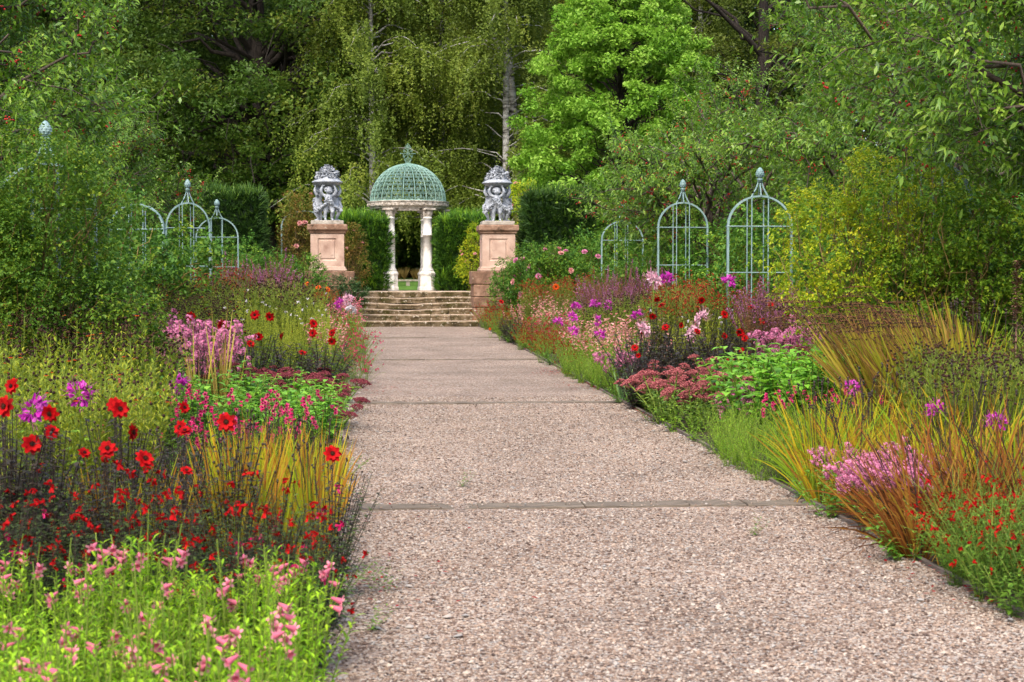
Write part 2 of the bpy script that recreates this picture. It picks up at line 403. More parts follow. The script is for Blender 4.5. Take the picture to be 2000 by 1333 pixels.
# ---- stone steps
M_STEP = noise_mat('mossy_stone', [srgb(62, 52, 32), srgb(100, 86, 58), srgb(142, 124, 98), srgb(176, 156, 132)], scale=3.2, bump=.8, bscale=18, dist=.03,
                   extra=[(srgb(70, 66, 20), 2.6, .5, .62), (srgb(214, 204, 186), 13, .57, .64), (srgb(46, 38, 24), 5, .6, .7)])
M_TREAD = noise_mat('worn_stone', [srgb(150, 126, 104), srgb(194, 170, 146), srgb(224, 206, 186)], scale=4, bump=.5, bscale=25, dist=.02, extra=[(srgb(90, 84, 40), 3, .58, .7)])
def step_slab(L, D, H, dip, nose=.035):
    """a block whose front edge has worn into a hollow; returns riser body and worn top as one mesh with two materials"""
    g = Geo(); n = 13; xs = np.linspace(-L / 2, L / 2, n); e = RNG.normal(0, .006, n)
    dipv = dip(xs)
    prof = [(-D / 2 + nose, 0), (-D / 2 + nose * .5, H * .55), (-D / 2, H * .72), (-D / 2 + .01, H * .93), (-D / 2 + .04, H), (D / 2, H), (D / 2, 0)]
    v = np.array([[[x, p[0] + RNG.normal(0, .006) + e[i], p[1] - (dipv[i] * (p[1] / H) if p[1] > H * .5 else 0)] for p in prof] for i, x in enumerate(xs)])
    idx = np.arange(n * 7).reshape(n, 7)
    q = np.stack([idx[:-1, :-1], idx[1:, :-1], idx[1:, 1:], idx[:-1, 1:]], -1)
    g.add(v, q=q.reshape(-1, 4)); g.add(v[0], q=[[0, 1, 5, 6], [1, 2, 4, 5]], t=[[2, 3, 4]]); g.add(v[-1], q=[[6, 5, 1, 0], [5, 4, 2, 1]], t=[[4, 3, 2]])
    me = g.mesh('step_slab', M_STEP, False); me.materials.append(M_TREAD)
    mi = np.zeros(len(me.polygons), np.int32); mi[:q.shape[0] * q.shape[1]] = np.tile([0, 0, 0, 1, 1, 0], n - 1); me.polygons.foreach_set('material_index', mi)
    return me
def steps():
    r = empty('stone_steps', (1.6, STEP_Y, float(pathz(STEP_Y))), 0, 'flight of worn mossy stone steps rising to the domed garden temple', 'steps')
    z0 = float(pathz(STEP_Y)); rise = (TOPZ - z0) / 6; tread = .43
    joints = [[-1.72, -.55, 1.72], [-1.72, .42, .98, 1.72], [-1.72, -.3, .95, 1.72], [-1.72, -1.05, .5, 1.72], [-1.72, -.95, .62, 1.72], [-1.78, -.7, .32, 1.78]]
    for i in range(6):
        H = rise if i > 0 else rise * .98
        D = tread + .5 if i < 5 else 1.2
        for a, b in zip(joints[i][:-1], joints[i][1:]):
            cx = (a + b) / 2; amp = [.01, .012, .05, .055, .035, .012][i]
            dip = lambda xs, cx=cx, amp=amp: amp * np.exp(-((xs + cx + .25) / .7) ** 2)
            me = step_slab(b - a - .012, D, H + .02, dip)
            o = mesh_obj('step_slab', me, r); o.location = (cx, i * tread + D / 2 + RNG.normal(0, .008), i * rise - .02 + RNG.normal(0, .004))
    # landing of flagstones behind the top step
    for iy in range(5):
        xs = [-2.3, -1.4, -.4, .55, 1.5, 2.4]; xs = [x + (RNG.uniform(-.15, .15) if 0 < k < 5 else 0) for k, x in enumerate(xs)]
        for a, b in zip(xs[:-1], xs[1:]):
            g = Geo(); box(g, (0, 0, 0), (b - a - .015, 1.385, .1), bev=.012)
            o = part('flagstone', g, M_TREAD, r); o.location = ((a + b) / 2, 6 * tread + .95 + iy * 1.4 + .26, TOPZ - .06 - z0 + RNG.normal(0, .003))
steps()

# ---- garden temple: six columns, carved ring, wrought iron dome
M_WHITE = noise_mat('white_limestone', [srgb(196, 189, 176), srgb(240, 236, 226), srgb(252, 250, 244)], scale=5, bump=.35, bscale=30, dist=.01, extra=[(srgb(90, 84, 74), 7, .6, .74)])
M_CARVED = noise_mat('carved_limestone', [srgb(130, 118, 104), srgb(196, 184, 168), srgb(228, 220, 208)], scale=7, bump=.6, bscale=26, dist=.02, extra=[(srgb(84, 76, 66), 9, .54, .7)])
M_COPPER = noise_mat('green_iron', [srgb(92, 128, 116), srgb(128, 164, 150), srgb(168, 196, 182)], scale=6, rough=.6, bump=.1)
M_IRON = noise_mat('blue_green_paint', [srgb(112, 142, 142), srgb(138, 166, 164), srgb(162, 186, 183)], scale=4, rough=.5, bump=.1, extra=[(srgb(150, 186, 180), 12, .62, .7)])
def spiral_pts(cx, cy, r0, r1, a0, turns, n):
    t = np.linspace(0, 1, n); a = a0 + turns * 2 * PI * t; r = r0 + (r1 - r0) * t
    return np.stack([cx + r * np.cos(a), cy + r * np.sin(a)], -1)
def c_scroll(s):
    """C scroll in a unit cell, its back along the centre line; s = side"""
    a = spiral_pts(.24, .26, .03, .2, 0, 1.5, 20)        # ends on the inner side (angle pi)
    b = spiral_pts(.24, -.26, .03, .2, 0, -1.5, 20)
    p = np.concatenate([a, b[::-1]]); p[:, 0] *= s
    return p
def pavilion():
    cx, cy = xy(798, 54.0); cx = 1.62
    r = empty('garden_temple', (cx, cy, TOPZ), 0, 'round garden temple of white stone columns under a green wrought iron dome', 'pavilion')
    zr = zz(410, 54) - TOPZ            # underside of the ring
    zt = zz(396, 54) - TOPZ
    R = 1.31; hb = .62
    for k in range(6):
        a = -PI / 2 + PI / 6 + k * PI / 3
        x, y = 1.16 * math.cos(a), 1.16 * math.sin(a)
        g = Geo(); lathe(g, [(.0, hb), (.19, hb), (.19, hb + .035), (.165, hb + .06), (.165, hb + .075), (.145, hb + .1), (.143, hb + .5), (.14, hb + 1.1), (.15, hb + 1.1), (.15, hb + 1.13), (.135, hb + 1.13), (.125, zr - .34), (.145, zr - .33), (.145, zr - .3), (.125, zr - .29), (.125, zr - .26)], 24, (0, 0, 0))
        col = part('column', g, M_WHITE, r, True); col.location = (x, y, 0)
        g = Geo(); lathe(g, [(.27, 0), (.27, .09), (.25, .12), (.24, .44), (.245, .47), (.26, .5), (.26, .55), (.23, .58), (.2, hb + .004)], 8, (0, 0, 0), ph=PI / 8)
        b = part('column_base', g, M_WHITE, col)
        g = Geo(); lathe(g, [(.12, zr - .27), (.135, zr - .25), (.15, zr - .12), (.19, zr - .07), (.15, zr - .065)], 24, (0, 0, 0)); box(g, (0, 0, zr - .035), (.38, .38, .06), rot=a, bev=.01)
        for j in range(8):             # capital leaves
            th = j * PI / 4
            strips(g, np.array([[.13 * math.cos(th), .13 * math.sin(th), zr - .25]]), np.array([[.28 * math.cos(th), .28 * math.sin(th), 1]]), np.array([[math.cos(th), math.sin(th), 0]]), .19, .09, droop=.05, nseg=3, fold=.2)
        part('capital', g, M_CARVED, col)
    # ring
    g = Geo(); lathe(g, [(.95, zr - .004), (.93, zr + .0), (1.2, zr), (1.22, zr + .05), (1.25, zr + .055), (1.27, zr + .075), (1.29, zr + .08), (1.29, zt - .03), (1.32, zt - .02), (1.32, zt), (1.24, zt + .01), (1.0, zt + .01), (.95, zt), (.95, zr - .004)], 72)
    ring = part('carved_ring', g, M_CARVED, r)
    # carved scrolls and rosettes around the ring, in relief
    g = Geo(); curves = []
    for k in range(18):
        a0 = k / 18 * 2 * PI; zc = (zr + .08 + zt - .03) / 2; h = (zt - zr - .11)
        for s in (1, -1):
            p = spiral_pts(s * .1, 0, .015, h * .42, PI if s > 0 else 0, 1.4 * s, 22)
            p = np.concatenate([p, np.array([[s * .005, -h * .3 + .0]])])
            a = a0 + p[:, 0] / 1.29; curves.append(np.stack([1.292 * np.cos(a), 1.292 * np.sin(a), zc + p[:, 1]], -1))
    tubes(g, np.array(curves), .012, 4)
    pos = np.array([[1.295 * math.cos(a), 1.295 * math.sin(a), zc] for a in (np.arange(18) + .5) / 18 * 2 * PI])
    stamp(g, ICO1[0], None, ICO1[1], pos, rot_to(pos * [1, 1, 0]), np.array([[.045, .045, .02]] * 18))
    part('carved_relief', g, M_CARVED, ring)
    # dome
    rd = 1.2; hd = zz(323, 54) - TOPZ - zt
    NR = 20
    dome_g = Geo(); th = np.linspace(0, 2 * PI, 73)
    for zf, rr in ((.0, .02), (.965, .014)):
        e = math.asin(zf); tubes(dome_g, np.stack([rd * math.cos(e) * np.cos(th), rd * math.cos(e) * np.sin(th), np.full(73, zt + .02 + hd * zf)], -1)[None], rr, 5)
    lathe(dome_g, [(.0, zt + hd + .05), (.1, zt + hd + .04), (.14, zt + hd + .02), (.15, zt + hd - .01)], 16)
    dome = part('dome', dome_g, M_COPPER, r, True)
    def dpt(a, e, lift=0):
        return np.stack([(rd + lift) * np.cos(e) * np.cos(a), (rd + lift) * np.cos(e) * np.sin(a), zt + .02 + (hd + lift) * np.sin(e)], -1)
    g = Geo(); e = np.linspace(0, math.radians(86), 22); tubes(g, dpt(np.zeros(22), e)[None], .017, 4); rib_me = g.mesh('rib', M_COPPER, False)
    g = Geo(); rows = [(0.0, 13.7), (13.7, 27.4), (27.4, 41), (41, 54), (54, 66), (66, 76)]
    dA = 2 * PI / NR
    for e0, e1 in rows:
        for s in (1, -1):
            p = c_scroll(s); ee = np.radians(e0 + (e1 - e0) * (p[:, 1] + .5)); aa = dA * (.5 + p[:, 0] * .92)
            tubes(g, dpt(aa, ee)[None], .008, 4)
    sc_me = g.mesh('scroll_panel', M_COPPER, False)
    for k in range(NR):
        for nm, me in (('rib', rib_me), ('scroll_panel', sc_me)):
            o = mesh_obj(nm, me, dome); o.rotation_euler = (0, 0, k * dA + dA * .5)
    # finial: a cross of scrolls
    g = Geo(); zb = zt + hd + .03; Hf = zz(283, 54) - TOPZ - zb
    tubes(g, np.array([[[0, 0, zb], [0, 0, zb + Hf * .5], [0, 0, zb + Hf]]]), .009, 5)
    tubes(g, np.array([[[-.21, 0, zb + Hf * .52], [0, 0, zb + Hf * .52], [.21, 0, zb + Hf * .52]]]), .0075, 5)
    def sc_at(x, z, rad, a0, turns, ex, ez):
        p = spiral_pts(x, z, .012, rad, a0, turns, 18); p = np.concatenate([p, [[ex, ez]]])
        tubes(g, np.stack([p[:, 0], np.zeros(len(p)), zb + p[:, 1]], -1)[None], .006, 4)
    for s in (1, -1):
        sc_at(s * .125, Hf * .64, .05, PI / 2, -s * 1.1, s * .02, Hf * .56); sc_at(s * .125, Hf * .4, .05, -PI / 2, s * 1.1, s * .02, Hf * .48)
        sc_at(s * .065, Hf * .8, .045, PI / 2, -s * 1.2, 0, Hf * .66); sc_at(s * .075, Hf * .22, .045, -PI / 2, s * 1.2, 0, Hf * .34)
        sc_at(s * .04, Hf * .92, .03, PI / 2, -s * 1.2, 0, Hf * .8); sc_at(s * .06, Hf * .08, .03, PI / 2, -s * 1.2, 0, Hf * .02)
        tubes(g, np.array([[[0, 0, zb + .02], [s * .09, 0, zb + Hf * .2], [s * .16, 0, zb + Hf * .5]]]), .004, 4)
    for x, z in ((.23, .52), (-.23, .52), (0, 1.01)): stamp(g, ICO1[0], None, ICO1[1], [[x, 0, zb + Hf * z]], np.eye(3)[None], .022)
    part('finial', g, M_COPPER, r)
pavilion()

# ---- pedestals and the lead groups of putti
M_SAND = noise_mat('pink_sandstone', [srgb(166, 132, 114), srgb(204, 172, 152), srgb(224, 196, 176)], scale=2.5, bump=.4, bscale=30, dist=.012, extra=[(srgb(222, 192, 168), 2.2, .56, .7), (srgb(100, 76, 62), 4, .62, .74)])
M_SANDCAP = noise_mat('weathered_sandstone', [srgb(96, 72, 56), srgb(146, 112, 90), srgb(184, 150, 126)], scale=4, bump=.7, bscale=24, dist=.02, extra=[(srgb(70, 56, 40), 5, .55, .68), (srgb(206, 196, 176), 7, .62, .7)])
M_LEAD = noise_mat('grey_lead', [srgb(128, 133, 140), srgb(172, 177, 184), srgb(206, 211, 216)], scale=7, rough=.65, bump=.4, bscale=34, dist=.01, extra=[(srgb(96, 100, 106), 6, .6, .78), (srgb(236, 238, 240), 10, .6, .72)])
M_SLAB = noise_mat('pale_slab', [srgb(140, 130, 118), srgb(184, 174, 160), srgb(206, 198, 184)], scale=6, bump=.5, bscale=30, extra=[(srgb(110, 96, 56), 5, .58, .7)])
def spheres_between(pts, step=.25):
    out = []
    for (p, r), (q, s) in zip(pts[:-1], pts[1:]):
        p, q = np.array(p, float), np.array(q, float); d = np.linalg.norm(q - p); n = max(2, int(d / (min(r, s) * step)) + 1)
        for t in np.linspace(0, 1, n): out.append((p + (q - p) * t, r + (s - r) * t))
    return out
def putto_mesh(name, bend=1, turn=.2):
    sp = []
    def chain(*a): sp.extend(spheres_between(list(a)))
    b = bend
    # standing leg and relaxed leg
    chain(((-.065 * b, .0, .44), .088), ((-.085 * b, -.01, .31), .078), ((-.08 * b, -.015, .235), .056), ((-.085 * b, .015, .15), .056), ((-.08 * b, .01, .055), .036))
    chain(((-.08 * b, .015, .03), .034), ((-.09 * b, -.075, .022), .03))
    chain(((.065 * b, .0, .44), .088), ((.105 * b, -.05, .32), .077), ((.105 * b, -.075, .245), .056), ((.1 * b, -.01, .15), .055), ((.095 * b, .02, .055), .036))
    chain(((.095 * b, .03, .03), .034), ((.115 * b, -.06, .022), .03))
    chain(((0, .015, .45), .115), ((.01 * b, -.025, .53), .122), ((.015 * b, -.005, .62), .108), ((.01 * b, .005, .7), .085), ((0, 0, .755), .045), ((0, -.01, .8), .05))
    chain(((.045, .06, .45), .075), ((-.045, .06, .45), .075))
    sp.append((np.array([0, -.02, .85]), .093)); sp.append((np.array([0, .015, .865]), .092)); sp.append((np.array([0, -.055, .81]), .06))
    sp.append((np.array([0, -.118, .835]), .015)); sp.append((np.array([0, -.108, .85]), .013))
    for s in (1, -1):
        sp.append((np.array([s * .045, -.075, .82]), .04)); sp.append((np.array([s * .098, .0, .835]), .02))
        chain(((s * .1, .0, .71), .055), ((s * .165, .0, .745), .048), ((s * .205, -.03, .83), .043), ((s * .19, -.04, .9), .036), ((s * .165, -.03, .965), .027))
        sp.append((np.array([s * .155, -.03, .985]), .034))
        for f in range(4): chain(((s * (.125 + f * .018), -.045, .99), .012), ((s * (.12 + f * .02), -.07, 1.005), .009))
        chain(((s * .13, -.02, .98), .012), ((s * .1, -.025, .995), .009))
    rr = np.random.default_rng(3)
    for k in range(46):                # curls
        d = nrm(rr.normal(size=3)); d[2] = abs(d[2]) * .9 + .05
        if d[1] < -.55 and d[2] < .6: continue
        sp.append((np.array([0, .0, .86]) + d * .098, .026))
    g = Geo(); P = np.array([s[0] for s in sp]); Rr = np.array([s[1] for s in sp])
    # turn the head a little
    Rr = np.where((P[:, 2] < .74) & (P[:, 2] > .04), Rr * .9, Rr)
    hm = P[:, 2] > .78; hm &= np.hypot(P[:, 0], P[:, 1]) < .135
    c, s_ = math.cos(turn), math.sin(turn); xx = P[hm, 0].copy(); yy = P[hm, 1].copy(); P[hm, 0] = xx * c - yy * s_; P[hm, 1] = xx * s_ + yy * c
    stamp(g, ICO2[0], None, ICO2[1], P, np.repeat(np.eye(3)[None], len(P), 0), Rr)
    me0 = g.mesh(name + '_raw', M_LEAD)
    o = bpy.data.objects.new('tmp', me0); COL.objects.link(o)
    md = o.modifiers.new('r', 'REMESH'); md.mode = 'VOXEL'; md.voxel_size = .011; md.use_smooth_shade = True
    sm = o.modifiers.new('s', 'SMOOTH'); sm.iterations = 2; sm.factor = .4
    dg = bpy.context.evaluated_depsgraph_get(); me = bpy.data.meshes.new_from_object(o.evaluated_get(dg)); me.name = name
    bpy.data.objects.remove(o); bpy.data.meshes.remove(me0)
    if not me.materials: me.materials.append(M_LEAD)
    return me
PUTTI = [putto_mesh('putto', 1, .35), putto_mesh('putto', -1, -.3)]
def roses_lead(g, pos, nv, size):
    """small lead blossoms: three rings of petals"""
    for k in range(len(pos)):
        Rm = rot_to(nv[k:k + 1])[0]
        for ring, (n, tilt, ln) in enumerate(((7, .35, 1.), (6, .9, .75), (4, 1.3, .5))):
            a = np.arange(n) / n * 2 * PI + ring; d = np.stack([np.cos(a) * math.cos(tilt), np.sin(a) * math.cos(tilt), np.full(n, math.sin(tilt))], -1) @ Rm.T
            strips(g, np.repeat(pos[k:k + 1], n, 0), d, Rm[:, 2], size[k] * ln, size[k] * .75, nseg=2, prof=[.4, 1., .5], fold=.3)
LEAD_FLOWERS = None
def pedestal(cx, lab, slab, flip):
    y0 = 47.45
    z2 = zz(530, 47.2); ztop = zz(440, 47.2); zg = .42
    r = empty('pedestal', (cx, y0, zg), 0, lab, 'pedestal', 'sandstone pedestals beside the steps')
    def prt(name, g, m, kind=None): return part(name, g, m, r, kind=kind)
    dz = lambda z: z - zg
    # lower plinth of coursed blocks
    courses = [(zg - .1, .98), (.98, 1.28), (1.28, 1.62), (1.62, z2)]
    for ci, (a, b) in enumerate(courses):
        xs = [-.66, .02 + (.15 if ci % 2 else -.2), .66]
        if ci == 3: xs = [-.7, .7]
        for u, w in zip(xs[:-1], xs[1:]):
            g = Geo(); box(g, (0, 0, 0), (w - u - .012, 1.3, b - a - .012), bev=.02)
            o = prt('plinth_block', g, M_SANDCAP); o.location = ((u + w) / 2 + (.06 * flip), RNG.normal(0, .008), dz((a + b) / 2))
    g = Geo(); W = .92; zc0 = zz(458, 47.2)
    for h, w, dz0 in ((.07, 1.06, 0), (.05, 1.0, .07)):
        box(g, (0, 0, dz(z2) + dz0 + h / 2), (w, w, h), bev=.015)
    prt('base_moulding', g, M_SAND)
    # die, each face with a framed sunk panel: outer frame, bevel, raised field
    g = Geo(); b0, b1 = dz(z2) + .12, dz(zc0)
    for k in range(4):
        c, s_ = math.cos(k * PI / 2), math.sin(k * PI / 2); h = W / 2; zc = (b0 + b1) / 2; ph = .62 * (b1 - b0) / 2; pw = .235; zo = zc + .02
        rings = [(h, (b1 - b0) / 2, zc, 0), (pw + .03, ph + .03, zo, 0), (pw, ph, zo, .028), (pw - .03, ph - .03, zo, .028), (pw - .045, ph - .045, zo, .008)]
        v = []
        for (rx, rz, zcn, dep) in rings:
            for sx, sz in ((-1, -1), (1, -1), (1, 1), (-1, 1)): v.append([sx * rx, -(h - dep), zcn + sz * rz])
        v = np.array(v); v = np.stack([v[:, 0] * c - v[:, 1] * s_, v[:, 0] * s_ + v[:, 1] * c, v[:, 2]], -1)
        q = []
        for i in range(4):
            for j in range(4): q.append([i * 4 + j, i * 4 + (j + 1) % 4, (i + 1) * 4 + (j + 1) % 4, (i + 1) * 4 + j])
        q.append([16, 17, 18, 19]); g.add(v, q=q)
    prt('die', g, M_SAND)
    g = Geo(); pz = dz(zc0); H = dz(ztop) - pz
    prof = [(.47, 0), (.5, .03), (.5, .06), (.535, .09), (.555, .12), (.555, H - .025), (.53, H)]
    v = np.array([[[sx * p[0], sy * p[0], pz + p[1]] for sx, sy in ((-1, -1), (1, -1), (1, 1), (-1, 1))] for p in prof]); K = len(prof)
    idx = np.arange(K * 4).reshape(K, 4); nx = np.roll(idx, -1, 1); g.add(v, q=np.stack([idx[:-1], nx[:-1], nx[1:], idx[1:]], -1)); g.add(v[-1], q=[[0, 1, 2, 3]]); g.add(v[0], q=[[3, 2, 1, 0]])
    prt('cornice', g, M_SANDCAP)
    return y0, ztop
def statue(cx, y0, z0, rz, lab, tilt):
    r = empty('lead_statue', (cx, y0, z0), rz, lab, 'statue', 'lead statues on the pedestals')
    g = Geo(); box(g, (0, 0, .055), (.9, .9, .11), rot=-rz, bev=.012); part('base_slab', g, M_SLAB, r)
    H = .97; zb = .11
    for k in range(3):
        a = -PI / 2 + k * 2 * PI / 3; o = mesh_obj('putto', PUTTI[k % 2], r); o.location = (.25 * math.cos(a), .25 * math.sin(a), zb); o.rotation_euler = (0, 0, a + PI / 2); o.scale = (1.02, 1.02, H / .995)
    zd = zb + H - .02
    th = lambda t: 1 + .0 * t
    n = 60; flute = np.ones((9, n)); flute[1:5] += .035 * np.abs(np.sin(np.arange(n) / n * PI * 20))[None] - .02
    g = Geo(); lathe(g, [(.0, zd), (.16, zd), (.24, zd + .015), (.33, zd + .05), (.395, zd + .1), (.43, zd + .12), (.43, zd + .135), (.3, zd + .21), (.24, zd + .26)], n, rmod=flute); part('basket_dish', g, M_LEAD, r, True)
    # heaped flowers and leaves in lead
    global LEAD_FLOWERS
    if LEAD_FLOWERS is None:
        g = Geo(); N = 130; d = unit(N, .02, 1.); nv = nrm(d * [1, 1, 1.1]); pos = d * np.array([.25, .25, .36]) * RNG.uniform(.82, 1.05, (N, 1))
        roses_lead(g, pos, nv, RNG.uniform(.045, .075, N))
        N = 220; d = unit(N, -.1, 1.); strips(g, d * np.array([.26, .26, .34]), nrm(d + RNG.normal(0, .5, (N, 3))), d, RNG.uniform(.08, .16, N), .04, droop=.3, nseg=3, fold=.25)
        stamp(g, ICO2[0], None, ICO2[1], [[0, 0, 0]], np.eye(3)[None], np.array([[.24, .24, .32]]))
        LEAD_FLOWERS = g.mesh('flower_heap', M_LEAD, False)
    o = mesh_obj('flower_heap', LEAD_FLOWERS, r, kind=None); o.location = (0, 0, zd + .2)
    # garland swags between the figures
    for k in range(3):
        a0 = -PI / 2 + k * 2 * PI / 3; a1 = a0 + 2 * PI / 3; t = np.linspace(0, 1, 34); a = a0 + (a1 - a0) * t
        p = np.stack([.36 * np.cos(a), .36 * np.sin(a), zb + .60 - .3 * np.sin(PI * t) + .02 * np.cos(6 * PI * t)], -1)
        p = np.repeat(p, 3, 0) + RNG.normal(0, .022, (102, 3)); g = Geo(); stamp(g, ICO1[0], None, ICO1[1], p, rot_random(102), RNG.uniform(.022, .042, 102))
        strips(g, p, unit(102), unit(102), .06, .035, nseg=2, fold=.2)
        part('garland', g, M_LEAD, r)
    # sash across the front of each body
    for k in range(3):
        a = -PI / 2 + k * 2 * PI / 3; t = np.linspace(0, 1, 15)
        loc = np.stack([-.1 + .2 * t, -.115 - .035 * np.sin(PI * t), .64 - .2 * t], -1); loc = np.repeat(loc, 2, 0) + RNG.normal(0, .012, (30, 3))
        b = a + PI / 2; p = np.stack([loc[:, 0] * math.cos(b) - loc[:, 1] * math.sin(b) + .25 * math.cos(a), loc[:, 0] * math.sin(b) + loc[:, 1] * math.cos(b) + .25 * math.sin(a), zb + loc[:, 2] * .98], -1)
        g = Geo(); stamp(g, ICO1[0], None, ICO1[1], p, rot_random(30), RNG.uniform(.016, .028, 30)); part('flower_sash', g, M_LEAD, r)
for cx, lab, slab, rz, fl in ((-.82, 'pink sandstone pedestal with a pale streak on its panel, roses on its left', 'lead statue of three putti lifting a flower basket, beside the dark oak', .12, 1),
                              (3.93, 'pink sandstone pedestal with pink roses leaning on its right side', 'lead statue of three putti lifting a flower basket, beside the bright green maple', -.16, -1)):
    y0, zt = pedestal(cx, lab, None, fl)
    statue(cx, y0, zt, rz, slab, 0)

# ---- iron rose arches
def hoop(w, zs, n=17):
    a = np.linspace(PI, 0, n); return np.stack([w / 2 * np.cos(a), zs + w * .5 * np.sin(a) * 1.06], -1)
def arch_meshes():
    """posts+hoop frame, ogee and acorn, rods: built for a 1 m wide, 3.4 m high arch"""
    w, zs = 1.0, 2.53; out = {}
    g = Geo(); h = hoop(w, zs); p = np.concatenate([[[-w / 2, 0], [-w / 2, 1.3]], h, [[w / 2, 1.3], [w / 2, 0]]])
    # flat bar section 60 x 25 mm
    P = np.stack([p[:, 0], np.zeros(len(p)), p[:, 1]], -1); T = nrm(np.gradient(P, axis=0)); Nn = np.stack([-T[:, 2], np.zeros(len(p)), T[:, 0]], -1)
    sec = [(.016, -.03), (.016, .03), (-.016, .03), (-.016, -.03)]
    v = np.stack([P + Nn * a + np.array([0, 1, 0]) * b for a, b in sec], 1); K = len(P); idx = np.arange(K * 4).reshape(K, 4); nx = np.roll(idx, -1, 1)
    g.add(v, q=np.stack([idx[:-1], idx[1:], nx[1:], nx[:-1]], -1)); out['hoop_frame'] = g.mesh('hoop_frame', M_IRON, False)
    g = Geo()
    for s in (1, -1):
        t = np.linspace(0, 1, 9); x = s * (.13 * (1 - t) ** 1.6 + .022); z = zs + .515 + .3 * t - .03 * (1 - t)
        tubes(g, np.stack([x, 0 * t, z], -1)[None], .015, 6); 
    for s in (1, -1):
        t = np.linspace(0, 1, 7); tubes(g, np.stack([0 * t, s * (.1 * (1 - t) ** 1.6 + .01), zs + .53 + .28 * t], -1)[None], .012, 5)
    out['ogee'] = g.mesh('ogee', M_IRON, True)
    g = Geo(); za = zs + .8
    lathe(g, [(.0, za - .03), (.04, za - .03), (.03, za), (.05, za + .012), (.05, za + .028), (.026, za + .045), (.05, za + .065), (.066, za + .1), (.063, za + .14), (.044, za + .19), (.02, za + .225), (0, za + .235)], 16)
    pos = []; nv = []
    for i in range(5):
        for j in range(9):
            a = (j + .5 * (i % 2)) / 9 * 2 * PI; zr = za + .075 + i * .03; rr = [.055, .064, .061, .05, .035][i]; pos.append([rr * math.cos(a), rr * math.sin(a), zr]); nv.append([math.cos(a), math.sin(a), .3 + i * .15])
    stamp(g, OCT_V, None, OCT_T, np.array(pos), rot_to(np.array(nv)), np.array([[.016, .016, .01]] * len(pos)))
    out['acorn'] = g.mesh('acorn', M_IRON, True)
    g = Geo(); rods = []
    for x, y in ((-.13, -.03), (.13, -.03)):
        ztop = zs + .5 * 1.06 * math.sqrt(1 - (x / .5) ** 2); rods.append([[x, y, 0], [x, y, 1.3], [x, y, ztop]])
    tubes(g, np.array(rods), .011, 5); out['front_rod'] = g.mesh('front_rod', M_IRON, True)
    g = Geo(); tubes(g, np.array(rods) + np.array([-.035, .2, -.04]), .011, 5); out['back_rod'] = g.mesh('back_rod', M_IRON, True)
    g = Geo()
    for z in (1.72, 2.53):
        tubes(g, np.array([[[-w / 2, -.03, z], [0, -.03, z], [w / 2, -.03, z]], [[-w / 2, .17, z], [0, .17, z], [w / 2, .17, z]]]), .011, 5)
        tubes(g, np.array([[[s * w / 2, -.03, z], [s * w / 2, .07, z], [s * w / 2, .17, z]] for s in (1, -1)]), .011, 5)
    out['crossbar'] = g.mesh('crossbar', M_IRON, True)
    return out
ARCH = arch_meshes()
def arch(x, y, rz, lab, w=1.0, h=1.0, names=None, grp='iron rose arches', top=None):
    if top: h = (top - gzf(x, y)) / 3.565
    r = empty('rose_arch', (x, y, gzf(x, y)), rz, lab, 'garden arch', grp)
    for nm, me in ARCH.items():
        if names and nm not in names: continue
        o = mesh_obj(nm, me, r); o.scale = (w, 1, h)
        if nm in ('ogee', 'acorn'): o.scale = (w ** .5, 1, h)
    return r
for px, py, d, lab, rz, w in ((1215, 398, 41, 'pale blue-green iron arch half hidden by the berried tree, beside purple loosestrife', -.05, 1.0),
                   (1333, 351, 34, 'pale blue-green iron arch with a whole acorn finial behind the red sneezeweed', 0.0, 1.0),
                   (1483, 328, 26.4, 'tall pale blue-green iron arch with crab apple leaves over its right side', -.04, 1.0),
                   (1816, 238, 20.2, 'pale blue-green iron arch smothered in yellowing climbing rose behind the tan grass', 0.0, 1.0),
                   (92, 237, 17.6, 'pale blue-green iron arch buried in green climbing rose, only its acorn showing', 0.1, 1.0),
                   (425, 390, 41, 'small pale blue-green iron arch in front of the clipped yew, red berries over it', 0.0, 1.0)):
    x, y = xy(px, d); arch(x, y, rz, lab, w, top=zz(py, d))
x, y = xy(368, 33.0); arch(x, y, .25, 'pale blue-green iron arch standing clear above dark seed heads, rose at its left', .84, top=zz(351, 33))
x2, y2 = xy(268, 32.2); arch(x2, y2, -.3, 'wide blue-green iron arch joined to another at a corner post, leaves over its top', 1.1, .9, ('hoop_frame', 'front_rod', 'back_rod', 'crossbar'))
x, y = xy(596, 51.5); arch(x, y, 0, 'wide iron arch under roses behind the pedestal by the oak', 1.4, .8, ('hoop_frame',))
x, y = xy(1014, 51.5); arch(x, y, 0, 'wide iron arch under yellow-green climber behind the pedestal by the maple', 1.3, .8, ('hoop_frame',))

# ---- low post-and-rail on the lawn behind the temple
M_RAIL = noise_mat('grey_rail', [srgb(120, 112, 96), srgb(160, 150, 134), srgb(190, 182, 168)], scale=8, bump=.5, bscale=40)
def rail():
    x0, y0 = xy(798, 60); z = gzf(x0, y0)
    r = empty('low_rail_fence', (x0, y0, z), 0, 'low grey post and rail seen between the temple columns on the lawn', 'fence')
    zt = zz(550, 60) - z
    for dx in (-1.7, -.02, 1.7):
        g = Geo(); box(g, (dx, 0, zt / 2 - .05), (.14, .14, zt + .1), bev=.015); part('post', g, M_RAIL, r)
    g = Geo(); box(g, (0, 0, zt + .03), (3.7, .16, .07), bev=.012); part('rail', g, M_RAIL, r)
rail()

